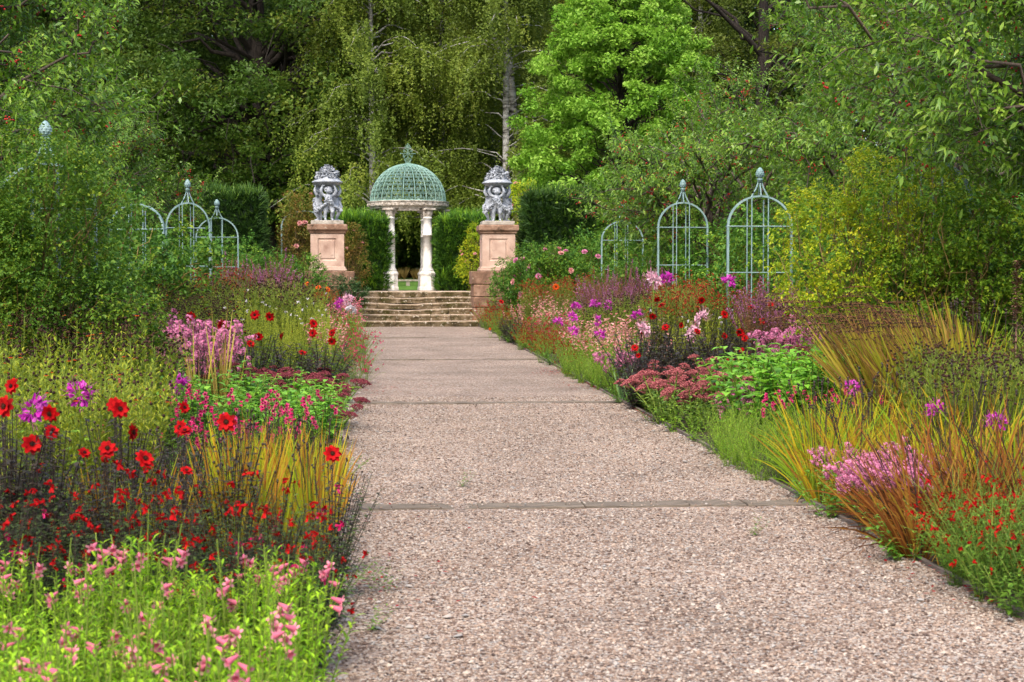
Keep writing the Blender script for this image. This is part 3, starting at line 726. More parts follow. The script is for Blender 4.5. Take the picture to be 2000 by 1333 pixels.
# ================================================================== TREES, HEDGES, SHRUBS
M_BARK = noise_mat('dark_bark', [(.015, .011, .008), (.035, .026, .02), (.06, .048, .038)], scale=4, stretch=(3, 3, .6), bump=.9, bscale=14, dist=.05)
M_BIRCHBARK = noise_mat('birch_bark', [srgb(60, 54, 48), srgb(150, 146, 138), srgb(205, 202, 196)], scale=2.2, stretch=(1, 1, 3), bump=.5, bscale=14, pos=[.36, .46, .6])
M_APPLEBARK = noise_mat('apple_bark', [(.06, .045, .035), (.12, .09, .07), (.2, .16, .12)], scale=6, bump=.6, bscale=30)
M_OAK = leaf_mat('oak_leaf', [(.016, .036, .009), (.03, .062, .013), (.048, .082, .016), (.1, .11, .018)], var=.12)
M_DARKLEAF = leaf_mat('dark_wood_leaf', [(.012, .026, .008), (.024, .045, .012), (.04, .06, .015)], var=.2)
M_BIRCH = leaf_mat('birch_leaf', [(.036, .06, .014), (.066, .1, .022), (.1, .138, .03), (.15, .17, .04)], var=.16, trans=.35)
M_BIRCH2 = leaf_mat('birch_leaf_brown', [(.04, .06, .012), (.08, .1, .018), (.12, .125, .026), (.17, .13, .045)], var=.16, trans=.35)
M_MAPLE = leaf_mat('maple_leaf', [(.045, .115, .014), (.085, .18, .024), (.13, .235, .04), (.22, .33, .12)], var=.0, trans=.35)
M_CRAB = leaf_mat('crab_leaf', [(.024, .065, .008), (.055, .125, .014), (.1, .18, .022), (.2, .27, .065)], var=.1, trans=.3, spec=.5, rough=.45)
M_BERRY = leaf_mat('berry', [(.18, .005, .005), (.32, .009, .008), (.42, .016, .012)], trans=0, rough=.35, spec=.3, var=0, k=1.)
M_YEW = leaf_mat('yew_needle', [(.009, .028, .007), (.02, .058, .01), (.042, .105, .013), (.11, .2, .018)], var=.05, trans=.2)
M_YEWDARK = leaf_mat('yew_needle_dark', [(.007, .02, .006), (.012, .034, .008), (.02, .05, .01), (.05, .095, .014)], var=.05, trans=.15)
M_ROSELEAF = leaf_mat('rose_leaf', [(.018, .055, .014), (.035, .095, .02), (.06, .13, .022), (.12, .17, .02)], var=.12)
M_ROSEYEL = leaf_mat('yellowing_leaf', [(.06, .13, .014), (.12, .19, .018), (.21, .25, .018), (.32, .27, .018)], var=.1, trans=.35)
M_CLIMB = leaf_mat('climber_leaf', [(.016, .045, .008), (.034, .085, .012), (.065, .125, .016), (.14, .18, .02)], var=.08, trans=.3)
M_COPPERLEAF = leaf_mat('copper_leaf', [(.03, .01, .01), (.06, .018, .015), (.1, .035, .025)], var=.1)
M_TWIG = leaf_mat('twig', [(.05, .035, .022), (.09, .06, .035), (.13, .09, .05)], trans=0, var=.2)

def limb_curves(starts, ends, K=7, sag=.12):
    starts = np.asarray(starts, float); ends = np.asarray(ends, float); t = np.linspace(0, 1, K)[None, :, None]
    P = starts[:, None] * (1 - t) + ends[:, None] * t
    L = np.linalg.norm(ends - starts, axis=1)[:, None]
    P[..., 2] += sag * L * np.sin(PI * t[..., 0])
    wob = RNG.normal(0, .05, P.shape) * L[..., None] * np.sin(PI * t); return P + wob
def crown_centres(N, cz, rx, rz, shell=.45, taper=0.0):
    d = unit(N); u = shell + (1 - shell) * RNG.random(N) ** .6
    c = d * u[:, None] * np.array([rx, rx, rz])
    if taper: c[:, :2] *= np.clip(1 - taper * (c[:, 2:3] / rz), .12, 2)
    c[:, 2] += cz; return c
def trunk(g, H, r0, lean=(0, 0), K=10, sides=10, top=.25, flare=True):
    t = np.linspace(0, 1, K); x = lean[0] * t ** 1.4 + np.cumsum(RNG.normal(0, .02 * H / K, K)); y = lean[1] * t ** 1.4 + np.cumsum(RNG.normal(0, .02 * H / K, K))
    x[0] = 0; y[0] = 0
    P = np.stack([x, y, H * t - .15], -1); R = r0 * (1 - (1 - top) * t) * (1 + (.6 * np.exp(-t * 14) if flare else 0)); tubes(g, P[None], R[None], sides); return P
def clump_tree(seed, H, rt, cz, rx, rz, ncl, clr, lpc, L, W, leafm, barkm, taper=0., shell=.45, flat=.55, lean=(0, 0), leafdir=-.25, nseg=2):
    global RNG
    RNG = np.random.default_rng(seed)
    gw, gl = Geo(), Geo(); P = trunk(gw, H * .82, rt, lean)
    c = crown_centres(ncl, cz, rx, rz, shell, taper)
    lo = cz - rz
    zs = np.clip(c[:, 2] - RNG.uniform(.2, .55, ncl) * np.hypot(c[:, 0], c[:, 1]) - .3, H * .12, H * .8)
    k = np.clip((zs / (H * .82) * (len(P) - 1)), 0, len(P) - 1.001); i = k.astype(int); f = (k - i)[:, None]
    st = P[i] * (1 - f) + P[i + 1] * f
    cur = limb_curves(st, c); rl = rt * RNG.uniform(.1, .34, ncl); big = RNG.random(ncl) < .3; tubes(gw, cur[big], rl[big][:, None] * np.linspace(1, .15, 7)[None], 5)
    tw = limb_curves(c + RNG.normal(0, clr * .6, c.shape) - [0, 0, clr * .5], c, K=4); tubes(gw, tw, rt * .03, 4)
    n = ncl * lpc; ci = np.repeat(np.arange(ncl), lpc); sz = RNG.uniform(.6, 1.35, ncl) * clr
    off = RNG.normal(0, 1, (n, 3)); off = nrm(off) * (RNG.random((n, 1)) ** .45); off *= sz[ci][:, None] * np.array([1, 1, flat])
    pos = c[ci] + off
    dr = unit(n); dr[:, 2] = dr[:, 2] * .5 + leafdir; up = nrm(RNG.normal(0, .6, (n, 3)) + np.array([0, 0, .7]) + nrm(off) * .5)
    rnd = np.clip(.45 * RNG.random(ncl)[ci] + .5 * RNG.random(n), 0, 1)
    strips(gl, pos, dr, up, L * RNG.uniform(.7, 1.3, n), W * RNG.uniform(.7, 1.2, n), droop=.15, nseg=nseg, rnd=rnd)
    return gw.mesh('trunk', barkm), gl.mesh('crown', leafm, False)
def birch_tree(seed, H, rt, zlow, rx, nb, leafm, lean=(0, 0), L=.085, ns=46):
    """arching boughs with long hanging strands of small leaves"""
    global RNG
    RNG = np.random.default_rng(seed)
    gw, gl = Geo(), Geo(); P = trunk(gw, H * .97, rt, lean, K=14, top=.12, flare=False)
    zs = zlow + (H * .93 - zlow) * RNG.random(nb) ** .9; k = np.clip(zs / (H * .97) * (len(P) - 1), 0, len(P) - 1.001); i = k.astype(int); f = (k - i)[:, None]; st = P[i] * (1 - f) + P[i + 1] * f
    a = np.arange(nb) * 2.4 + RNG.normal(0, .3, nb); Lb = rx * RNG.uniform(.55, 1.05, nb) * (1.08 - .75 * ((zs - zlow) / (H - zlow)) ** 1.5)
    t = np.linspace(0, 1, 9)
    def bough(t): return st[:, None] + np.stack([np.cos(a)[:, None] * Lb[:, None] * t, np.sin(a)[:, None] * Lb[:, None] * t, Lb[:, None] * (.75 * t - .8 * t ** 2)], -1)
    C = bough(np.broadcast_to(t, (nb, 9))); C[:, 1:] += RNG.normal(0, .06, (nb, 8, 3)); tubes(gw, C, (rt * RNG.uniform(.12, .26, nb))[:, None] * np.linspace(1, .1, 9)[None], 5)
    S = nb * ns; bi = np.repeat(np.arange(nb), ns); tt = RNG.uniform(.28, 1.03, (nb, ns)); s0 = bough(tt).reshape(S, 3) + RNG.normal(0, .2, (S, 3)); sa = a[bi] + RNG.normal(0, .9, S); ln = RNG.uniform(.35, 1.5, S); rch = RNG.uniform(.1, .4, S)
    nl = 17; li = np.repeat(np.arange(S), nl); u = np.clip(np.tile(np.linspace(.03, 1, nl), S) + RNG.normal(0, .03, S * nl), 0, 1.1)
    pos = s0[li].copy(); pos[:, 0] += np.cos(sa[li]) * rch[li] * np.sqrt(u); pos[:, 1] += np.sin(sa[li]) * rch[li] * np.sqrt(u); pos[:, 2] += .1 * np.sin(PI * np.minimum(u * 2, 1)) - ln[li] * u ** 1.4
    pos += RNG.normal(0, .035, pos.shape); keep = pos[:, 2] > .9; pos = pos[keep]; li = li[keep]; n = len(pos); dr = unit(n); dr[:, 2] -= .5
    up = nrm(RNG.normal(0, .6, (n, 3)) + np.stack([np.cos(sa[li]), np.sin(sa[li]), np.full(n, .7)], -1))
    rnd = np.clip(.42 * RNG.random(nb)[bi][li] + .18 * RNG.random(S)[li] + .4 * RNG.random(n), 0, 1)
    strips(gl, pos, dr, up, L * RNG.uniform(.7, 1.3, n), L * .8, nseg=1, prof=[.75, .7], rnd=rnd)
    return gw.mesh('trunk', M_BIRCHBARK), gl.mesh('crown', leafm, False)
def put_tree(name, meshes, px, d, lab, group=None, rz=0., s=1., cat='tree', parts=('trunk', 'crown'), z=None, xyp=None, sz=None):
    x, y = xyp if xyp else xy(px, d)
    r = empty(name, (x, y, gzf(x, y) if z is None else z), rz, lab, cat, group)
    for nm, me in zip(parts, meshes):
        if me is None: continue
        o = mesh_obj(nm, me, r); o.scale = (s, s, sz or s)
    return r

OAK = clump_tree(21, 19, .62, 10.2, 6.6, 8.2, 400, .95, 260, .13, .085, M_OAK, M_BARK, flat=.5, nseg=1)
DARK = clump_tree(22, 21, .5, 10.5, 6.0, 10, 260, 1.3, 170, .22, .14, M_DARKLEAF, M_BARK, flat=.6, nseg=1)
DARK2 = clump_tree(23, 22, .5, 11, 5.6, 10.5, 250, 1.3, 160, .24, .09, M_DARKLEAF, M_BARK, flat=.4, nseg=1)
MAPLE = clump_tree(24, 13.4, .2, 6.9, 3.6, 6.6, 620, .42, 165, .105, .085, M_MAPLE, M_BARK, taper=.5, flat=.7, shell=.4, nseg=1)
BIR1 = birch_tree(25, 17.5, .2, 1.9, 4.2, 84, M_BIRCH, lean=(-.5, 0))
BIR2 = birch_tree(26, 17.5, .2, 2.4, 3.9, 76, M_BIRCH2, lean=(.3, 0))
BIR3 = birch_tree(34, 19, .25, 7.5, 3.0, 34, M_BIRCH, lean=(-1.6, 0))
put_tree('oak_tree', OAK, 505, 66, 'dark spreading oak with a forked trunk behind the clipped yew', s=1., rz=.4)
put_tree('oak_tree', OAK, 250, 74, 'second dark oak further back, behind the crab apple with drooping berry sprays', s=1.05, rz=2.6)
put_tree('weeping_birch', BIR1, 868, 68.5, 'yellow-green weeping birch hanging right behind the iron dome', 'weeping birches behind the temple', rz=1.0, s=.97)
put_tree('weeping_birch', BIR1, 985, 62.5, 'yellow-green weeping birch with a pale trunk right behind the statue by the maple', 'weeping birches behind the temple', rz=4.4, s=.9)
put_tree('weeping_birch', BIR1, 735, 62.5, 'yellow-green weeping birch between the oak and the dome', 'weeping birches behind the temple', rz=.6, s=.88)
put_tree('weeping_birch', BIR1, 955, 69, 'yellow-green weeping birch in the second row behind the dome and statue', 'weeping birches behind the temple', rz=3.1, s=1.0)
put_tree('weeping_birch', BIR2, 700, 68.5, 'brown-tinged weeping birch beside the dark oak', 'weeping birches behind the temple', rz=2.0, s=1.05)
put_tree('weeping_birch', BIR3, 1018, 64, 'tall birch with a bare pale trunk between the statue and the bright maple', 'weeping birches behind the temple', rz=-.05)
put_tree('weeping_birch', BIR2, 1040, 76, 'brownish birch behind the bare pale trunk', 'weeping birches behind the temple', rz=.2, s=1.15)
put_tree('weeping_birch', BIR2, 770, 77, 'brownish birch in the second row behind the temple finial', 'weeping birches behind the temple', rz=4.2, s=1.2)
put_tree('weeping_birch', BIR1, 1370, 76, 'olive birch behind the right flank of the bright maple', 'weeping birches behind the temple', rz=5.0, s=1.1)
put_tree('bright_maple', MAPLE, 1212, 58, 'bright fresh green maple with a pointed crown', rz=.6, s=.94)
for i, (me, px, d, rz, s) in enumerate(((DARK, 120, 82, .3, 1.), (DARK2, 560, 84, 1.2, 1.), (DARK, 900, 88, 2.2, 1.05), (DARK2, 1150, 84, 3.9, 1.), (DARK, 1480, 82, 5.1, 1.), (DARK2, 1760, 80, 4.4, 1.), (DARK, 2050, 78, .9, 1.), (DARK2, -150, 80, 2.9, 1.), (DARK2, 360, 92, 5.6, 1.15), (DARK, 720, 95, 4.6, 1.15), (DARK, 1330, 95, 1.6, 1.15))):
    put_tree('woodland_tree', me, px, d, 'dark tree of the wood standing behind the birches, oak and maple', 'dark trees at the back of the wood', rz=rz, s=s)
# pine-like dark tree with bare twisted limbs, and the copper beech
PINE = clump_tree(27, 18, .42, 9.5, 5.6, 7.5, 150, 1.1, 200, .16, .06, leaf_mat('olive_leaf', [(.02, .04, .008), (.05, .07, .012), (.075, .085, .016)], var=.1), M_BARK, flat=.45)
put_tree('gnarled_tree', PINE, 1480, 68, 'dark gnarled tree with bare twisted limbs behind the crab apple', rz=1.1)
BEECH = clump_tree(28, 15, .4, 8, 4.5, 6.5, 150, 1.0, 140, .17, .11, M_COPPERLEAF, M_BARK)
put_tree('copper_beech', BEECH, 1985, 58, 'purple-leaved copper beech behind the crab apple', rz=.4)
BSHRUB = clump_tree(29, 5.5, .2, 3.1, 2.2, 2.6, 70, .6, 120, .13, .08, M_COPPERLEAF, M_BARK)
put_tree('copper_shrub', BSHRUB, 628, 70, 'reddish copper shrub in shade behind the statue by the oak', z=1.6)
UNDER = clump_tree(33, 4.2, .12, 2.0, 2.6, 2.1, 80, .6, 120, .14, .1, M_OAK, M_BARK)
for px, d, rz in ((640, 74, 0), (730, 71, 1), (800, 73, 2), (860, 71.5, 3), (960, 75, 4), (1060, 70, 5), (1330, 68, .5), (420, 72, 1.5), (250, 68, 2.5), (1500, 64, 3.5)):
    put_tree('understorey_shrub', UNDER, px, d, 'dark green understorey shrub at the foot of the birches and oak', 'understorey shrubs under the wood', rz=rz, s=1.1, cat='shrub')
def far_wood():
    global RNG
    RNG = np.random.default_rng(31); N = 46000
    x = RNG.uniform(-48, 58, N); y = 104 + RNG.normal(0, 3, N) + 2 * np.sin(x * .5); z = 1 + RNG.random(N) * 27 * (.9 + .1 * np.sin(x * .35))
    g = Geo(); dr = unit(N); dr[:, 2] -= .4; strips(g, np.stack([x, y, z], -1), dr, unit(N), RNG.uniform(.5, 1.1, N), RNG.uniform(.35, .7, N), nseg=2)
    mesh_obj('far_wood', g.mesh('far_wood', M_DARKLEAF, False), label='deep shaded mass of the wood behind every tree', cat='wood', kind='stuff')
far_wood()

# ---- crab apples
def crab_tree(seed, H, rx, rz, cz, nsh, ninner, nberry, low=1.3):
    global RNG
    RNG = np.random.default_rng(seed)
    gw, gl, gb = Geo(), Geo(), Geo(); P = trunk(gw, 1.7, .13, (.1, .05), K=6, top=.8)
    nl = 24; d = unit(nl, -.35, .95); E = d * np.array([rx, rx, rz]) * RNG.uniform(.75, .98, (nl, 1)) + [0, 0, cz]
    E[:, 2] = np.maximum(E[:, 2], low)
    C = limb_curves(np.repeat(P[-1:], nl, 0) + RNG.normal(0, .05, (nl, 3)), E, K=10, sag=.14); tubes(gw, C, RNG.uniform(.035, .06, nl)[:, None] * np.linspace(1, .22, 10)[None], 6)
    # side branches along the limbs
    nb = 170; li = RNG.integers(0, nl, nb); ki = RNG.integers(3, 10, nb); B0 = C[li, ki]; dd = nrm(unit(nb, -.5, .8) + nrm(B0 - [0, 0, cz]) * .9); B1 = B0 + dd * RNG.uniform(.5, 1.2, nb)[:, None] * rx / 3
    q = (B1 - [0, 0, cz]) / np.array([rx, rx, rz]); qn = np.linalg.norm(q, axis=1, keepdims=True); B1 = np.where(qn > 1.08, q / qn * 1.08 * np.array([rx, rx, rz]) + [0, 0, cz], B1)
    C2 = limb_curves(B0, B1, K=6, sag=.06); tubes(gw, C2, RNG.uniform(.010, .02, nb)[:, None] * np.linspace(1, .3, 6)[None], 4)
    # leafy shoots on the branches, most of them rising
    bi = RNG.integers(0, nb, nsh); kk = RNG.integers(1, 6, nsh); s0 = C2[bi, kk] + RNG.normal(0, .1, (nsh, 3))
    o = nrm(s0 - [0, 0, cz]); sd_ = nrm(o * .7 + unit(nsh) * .6 + np.array([0, 0, .75])); sl = RNG.uniform(.16, .5, nsh)
    n = 13; t = np.linspace(.12, 1, n); pos = s0[:, None] + sd_[:, None] * (sl[:, None] * t)[..., None]
    tubes(gw, np.stack([s0, s0 + sd_ * sl[:, None] * .5, s0 + sd_ * sl[:, None]], 1), .004, 3)
    ang = np.arange(n) * 2.4 + RNG.uniform(0, 6.28, (nsh, 1)); ref = rot_to(sd_)
    ld = ref[:, None, :, 0] * np.cos(ang)[..., None] + ref[:, None, :, 1] * np.sin(ang)[..., None] + sd_[:, None] * .95
    rnd = np.clip(.35 * RNG.random((nsh, 1)) + .45 * RNG.random((nsh, n)) + .2 * t[None], 0, 1)
    strips(gl, pos.reshape(-1, 3), ld.reshape(-1, 3), np.repeat(sd_, n, 0), RNG.uniform(.07, .115, nsh * n), RNG.uniform(.026, .037, nsh * n), droop=RNG.uniform(.35, .75, nsh * n), nseg=3, fold=.35, rnd=rnd.ravel())
    # inner leaves
    bi = RNG.integers(0, nb, ninner); kk = RNG.integers(0, 6, ninner); p = C2[bi, kk] + RNG.normal(0, .2, (ninner, 3)); dr = unit(ninner); dr[:, 2] -= .2
    strips(gl, p, dr, unit(ninner, .0, 1), RNG.uniform(.06, .1, ninner), .042, droop=.3, nseg=2, rnd=.8 * RNG.random(ninner))
    # fruit in little bunches
    bi = RNG.integers(0, nb, nberry); kk = RNG.integers(1, 6, nberry); c = C2[bi, kk] + RNG.normal(0, .09, (nberry, 3)); p = np.repeat(c, 4, 0) + RNG.normal(0, .03, (nberry * 4, 3)) - [0, 0, .03]
    stamp(gb, ICO1[0], None, ICO1[1], p, rot_random(len(p)), RNG.uniform(.010, .016, len(p)))
    return gw.mesh('trunk', M_APPLEBARK), gl.mesh('crown', M_CRAB, True), gb.mesh('fruit', M_BERRY)
CRAB1 = crab_tree(41, 6.6, 3.7, 2.75, 4.1, 3000, 15000, 420)
CRAB2 = crab_tree(42, 5.0, 2.6, 2.0, 3.0, 1500, 7000, 600, low=1.0)
def put_crab(me, x, y, rz, lab, s=1.0, sz=1.0, grp=None):
    r = empty('crab_apple_tree', (x, y, gzf(x, y)), rz, lab, 'tree', grp)
    for nm, m in zip(('trunk', 'crown', 'fruit'), me):
        o = mesh_obj(nm, m, r, kind='stuff' if nm == 'fruit' else None); o.scale = (s, s, s * sz)
put_crab(CRAB1, -6.2, 22.5, .3, 'large crab apple over the rose-covered arch, on the side of the dark oak', 1.0)
put_crab(CRAB1, -8.6, 33.5, 2.4, 'crab apple further along the bed, between the large crab apple and the oak', .95)
put_crab(CRAB2, -6.1, 38.6, 1.2, 'small crab apple with dense red berries beside the small arch and clipped yew', .98)
put_crab(CRAB1, 8.6, 17.6, 4.0, 'large crab apple arching over the yellowing climbing rose', 1.06)
put_crab(CRAB2, 7.7, 36.6, 3.0, 'crab apple heavy with red berries around the whole iron arch', 1.12)
put_crab(CRAB1, 10.8, 31.0, 1.7, 'tall crab apple standing behind the arch with crab apple leaves over it', 1.1)
put_crab(CRAB2, 8.6, 42.8, 5.2, 'small crab apple by the half hidden arch in front of the dark yew block', 1.0)

# ---- clipped yews
def yew(w, dep, h, n, mat, seed, skew=.5):
    global RNG
    RNG = np.random.default_rng(seed); g = Geo()
    # points over five faces of a slightly swollen box
    A = np.array([w * h, w * h, dep * h, dep * h, w * dep]); f = RNG.choice(5, n, p=A / A.sum()); u, v = RNG.uniform(-.5, .5, n), RNG.uniform(-.5, .5, n)
    pos = np.zeros((n, 3)); nv = np.zeros((n, 3))
    for k, (ax, s) in enumerate(((1, -1), (1, 1), (0, -1), (0, 1))):
        m = f == k; o = 1 - ax
        pos[m, ax] = s * (.5 * (dep if ax == 1 else w)); pos[m, o] = u[m] * (w if o == 0 else dep); pos[m, 2] = (v[m] + .5) * h; nv[m, ax] = s
    m = f == 4; pos[m, 0] = u[m] * w; pos[m, 1] = v[m] * dep; pos[m, 2] = h; nv[m, 2] = 1
    sw = .05 * np.sin(pos[:, 2] * 4 + pos[:, 0] * 3) + .04 * np.sin(pos[:, 0] * 7 + pos[:, 2] * 9); pos += nv * (sw - RNG.random(n) ** 2 * .12)[:, None]
    shoot = RNG.random(n) < .25
    dr = nrm(nv + RNG.normal(0, .38, (n, 3)) + np.array([0, 0, .45])); ln = np.where(shoot, RNG.uniform(.12, .26, n), RNG.uniform(.06, .13, n)) * np.where(nv[:, 2] > .5, 1.4, 1.)
    top = np.clip((pos[:, 2] / h - .55) / .45, 0, 1)
    rnd = np.clip(RNG.random(n) * .6 + .25 * shoot + .15 * (nv[:, 2] > .5), 0, 1)
    for k in range(4):                 # each sprig: needles in four planes
        up = unit(n); strips(g, pos + dr * (ln * .12 * k)[:, None], nrm(dr + RNG.normal(0, .3, (n, 3))), up, ln, .022 + .012 * RNG.random(n), droop=-.1, nseg=1, prof=[1., .35], rnd=np.clip(rnd + RNG.normal(0, .1, n), 0, 1))
    gc = Geo(); box(gc, (0, 0, h * .5 - .06), (w - .22, dep - .22, h - .1), bev=.08, rnd=0.05)  # solid dark box added inside the sprigs to stop see-through gaps
    return gc.mesh('hedge_core', mat, False), g.mesh('foliage', mat, False)
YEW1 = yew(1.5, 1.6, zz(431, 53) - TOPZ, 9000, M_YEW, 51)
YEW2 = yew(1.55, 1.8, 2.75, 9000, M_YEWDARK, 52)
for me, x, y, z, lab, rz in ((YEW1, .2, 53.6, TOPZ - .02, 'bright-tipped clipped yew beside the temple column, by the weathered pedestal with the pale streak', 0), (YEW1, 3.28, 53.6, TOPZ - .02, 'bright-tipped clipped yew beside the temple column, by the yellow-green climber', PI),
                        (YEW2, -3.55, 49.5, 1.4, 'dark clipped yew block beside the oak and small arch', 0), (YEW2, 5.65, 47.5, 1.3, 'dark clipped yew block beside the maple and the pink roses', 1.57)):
    r = empty('clipped_yew', (x, y, z), rz, lab, 'hedge', 'clipped yew blocks')
    for nm, m in zip(('hedge_core', 'foliage'), me): mesh_obj(nm, m, r)

# ---- leafy shrubs and climbers
def shrub(seed, lobes, n, L, W, mat, nst=60, lf=5, shell=.5):
    """lobes: (cx,cy,cz,rx,ry,rz); sprays of pinnate leaves on arching canes"""
    global RNG
    RNG = np.random.default_rng(seed); g, gs = Geo(), Geo(); lobes = np.array(lobes, float)
    vol = np.prod(lobes[:, 3:], 1) ** .67; nc = max(20, n // 16); ck = RNG.choice(len(lobes), nc, p=vol / vol.sum()); ci = RNG.integers(0, nc, n); k = ck[ci]
    d = nrm(unit(nc)[ci] + RNG.normal(0, .13, (n, 3))); u = (shell + (1 - shell) * RNG.random(nc) ** .5)[ci]; wob = 1 + .12 * np.sin(d[:, 0] * 9 + k) * np.sin(d[:, 2] * 8) + .1 * RNG.normal(0, 1, n)
    p = lobes[k, :3] + d * (u * wob)[:, None] * lobes[k, 3:]; p[:, 2] = np.maximum(p[:, 2], .04)
    sp = nrm(d + RNG.normal(0, .6, (n, 3)) + [0, 0, .15]); crn = .45 * RNG.random(nc)[ci]
    for j in range(lf):
        t = j / max(1, lf - 1); s = (-1) ** j; side = nrm(np.cross(sp, unit(n, .3, 1.)))
        strips(g, p + sp * (t * L * 1.6)[..., None] if np.ndim(t) else p + sp * (t * L * 1.6), sp * .5 + side * s + [0, 0, -.15], nrm([0, 0, 1.] + RNG.normal(0, .35, (n, 3))), L * RNG.uniform(.75, 1.25, n), W * RNG.uniform(.8, 1.2, n), droop=.15, nseg=2, rnd=np.clip(crn + .6 * RNG.random(n), 0, 1))
    kk = RNG.choice(len(lobes), nst, p=vol / vol.sum()); e = lobes[kk, :3] + unit(nst, -.2, 1.) * lobes[kk, 3:] * RNG.uniform(.7, 1.02, (nst, 1))
    b = np.stack([lobes[kk, 0] * .5 + RNG.normal(0, .15, nst), lobes[kk, 1] * .5 + RNG.normal(0, .15, nst), np.full(nst, -.03)], -1)
    tubes(gs, limb_curves(b, e, K=8, sag=.12), RNG.uniform(.006, .014, nst)[:, None] * np.linspace(1, .4, 8)[None], 4)
    return g.mesh('foliage', mat, False), gs.mesh('canes', M_TWIG), p, d

# ================================================================== FLOWERS (one small mesh each, +Z is where the flower looks)
def petal_mat(name, cols, **k): return leaf_mat(name, cols, trans=k.pop('trans', .22), rough=.7, spec=.1, var=k.pop('var', .08), k=.8)
M_RED = petal_mat('red_petal', [(.24, .002, .004), (.4, .003, .005), (.52, .006, .007)])
M_DKRED = petal_mat('dark_red_petal', [(.16, .003, .006), (.3, .004, .01), (.42, .008, .016)])
M_ORANGE = petal_mat('orange_petal', [(.6, .07, .01), (.75, .14, .015)])
M_PINK = petal_mat('pink_petal', [(.6, .09, .17), (.74, .18, .27), (.82, .32, .38)])
M_PHLOX = petal_mat('phlox_petal', [(.5, .1, .24), (.66, .2, .36), (.76, .36, .5)])
M_PALEPINK = petal_mat('pale_pink_petal', [(.72, .32, .44), (.8, .46, .56), (.84, .62, .68)])
M_SHELL = petal_mat('shell_pink_petal', [(.68, .2, .2), (.78, .36, .34), (.82, .52, .48)])
M_MAGENTA = petal_mat('magenta_petal', [(.42, .015, .3), (.62, .04, .46), (.72, .14, .58)])
M_CERISE = petal_mat('cerise_petal', [(.42, .008, .08), (.58, .015, .12), (.68, .06, .2)])
M_PURPLE = petal_mat('purple_petal', [(.24, .07, .17), (.36, .12, .27), (.46, .2, .36)])
M_BLUEV = petal_mat('violet_petal', [(.12, .04, .3), (.22, .09, .42)])
M_WHITEP = petal_mat('white_petal', [(.7, .62, .66), (.82, .78, .8)])
M_SEDUM = petal_mat('sedum_floret', [(.2, .04, .05), (.32, .08, .085), (.42, .15, .14)], trans=.1)
M_SEDUMDK = petal_mat('dark_sedum_floret', [(.12, .02, .028), (.2, .035, .048), (.28, .075, .085)], trans=.1)
M_DARKHEAD = petal_mat('dark_seed_head', [(.02, .01, .008), (.04, .018, .014), (.07, .035, .02)], trans=0)
M_REDHEAD = petal_mat('rusty_seed_head', [(.1, .015, .01), (.2, .03, .012), (.32, .06, .015)], trans=0)
M_DAHEYE = petal_mat('dahlia_eye', [(.02, .006, .004), (.05, .015, .005)], trans=0)
M_TAN = petal_mat('tan_seed', [(.14, .07, .045), (.25, .14, .09), (.36, .22, .15)], trans=.1)

def petals(g, n, L, W, tilt, z=0, r0=.006, droop=.1, ph=0, fold=.15, nseg=3, prof=(.4, .95, 1., .35), rnd=None):
    a = np.arange(n) / n * 2 * PI + ph + RNG.normal(0, .07, n); c, s = np.cos(a), np.sin(a)
    b = np.stack([r0 * c, r0 * s, np.full(n, z)], -1); d = np.stack([c * math.cos(tilt), s * math.cos(tilt), np.full(n, math.sin(tilt))], -1)
    strips(g, b, d, np.array([0, 0, 1.]), L * RNG.uniform(.9, 1.08, n), W, droop=droop, nseg=nseg, prof=list(prof), fold=fold, rnd=rnd)
def two_mat(gs, name):
    """several Geo of one flower, each with its own material, as one mesh"""
    G = Geo(); ms = []; cnt = []
    mats = [m for _, m in gs]
    me = None; V = []; 
    for g, m in gs:
        Q = np.concatenate(g.Q) if g.Q else np.zeros((0, 4), int); T = np.concatenate(g.T) if g.T else np.zeros((0, 3), int)
        G.add(np.concatenate(g.V), q=Q, t=T, rq=np.concatenate(g.rq) if g.rq else None, rt=np.concatenate(g.rt) if g.rt else None); cnt.append((len(Q), len(T)))
    me = G.mesh(name, mats[0], False)
    for m in mats[1:]: me.materials.append(m)
    mi = np.concatenate([np.full(q, i) for i, (q, t) in enumerate(cnt)] + [np.full(t, i) for i, (q, t) in enumerate(cnt)]).astype(np.int32)
    me.polygons.foreach_set('material_index', mi); return me
def dahlia(seed, mat, eye=True, full=False):
    global RNG
    RNG = np.random.default_rng(seed); g, e = Geo(), Geo()
    if full:
        for i in range(6): petals(g, 14 - i, .055 - .006 * i, .024, .05 + .24 * i, z=.004 * i, ph=i * .4, fold=.4, droop=.05)
        return g.mesh('flower', mat, False)
    petals(g, 8, .05, .031, .12, droop=.14, prof=(.45, .9, 1., .35)); petals(g, 7, .042, .027, .5, z=.004, ph=.4, droop=.1, prof=(.45, .9, 1., .45))
    stamp(e, ICO1[0], None, ICO1[1], [[0, 0, .008]], np.eye(3)[None], np.array([[.014, .014, .01]]))
    stamp(e, OCT_V, None, OCT_T, np.array([[.012 * math.cos(a), .012 * math.sin(a), .016] for a in np.arange(9) * .7]), np.repeat(np.eye(3)[None], 9, 0), .004)
    return two_mat([(g, mat), (e, M_DAHEYE)], 'flower')
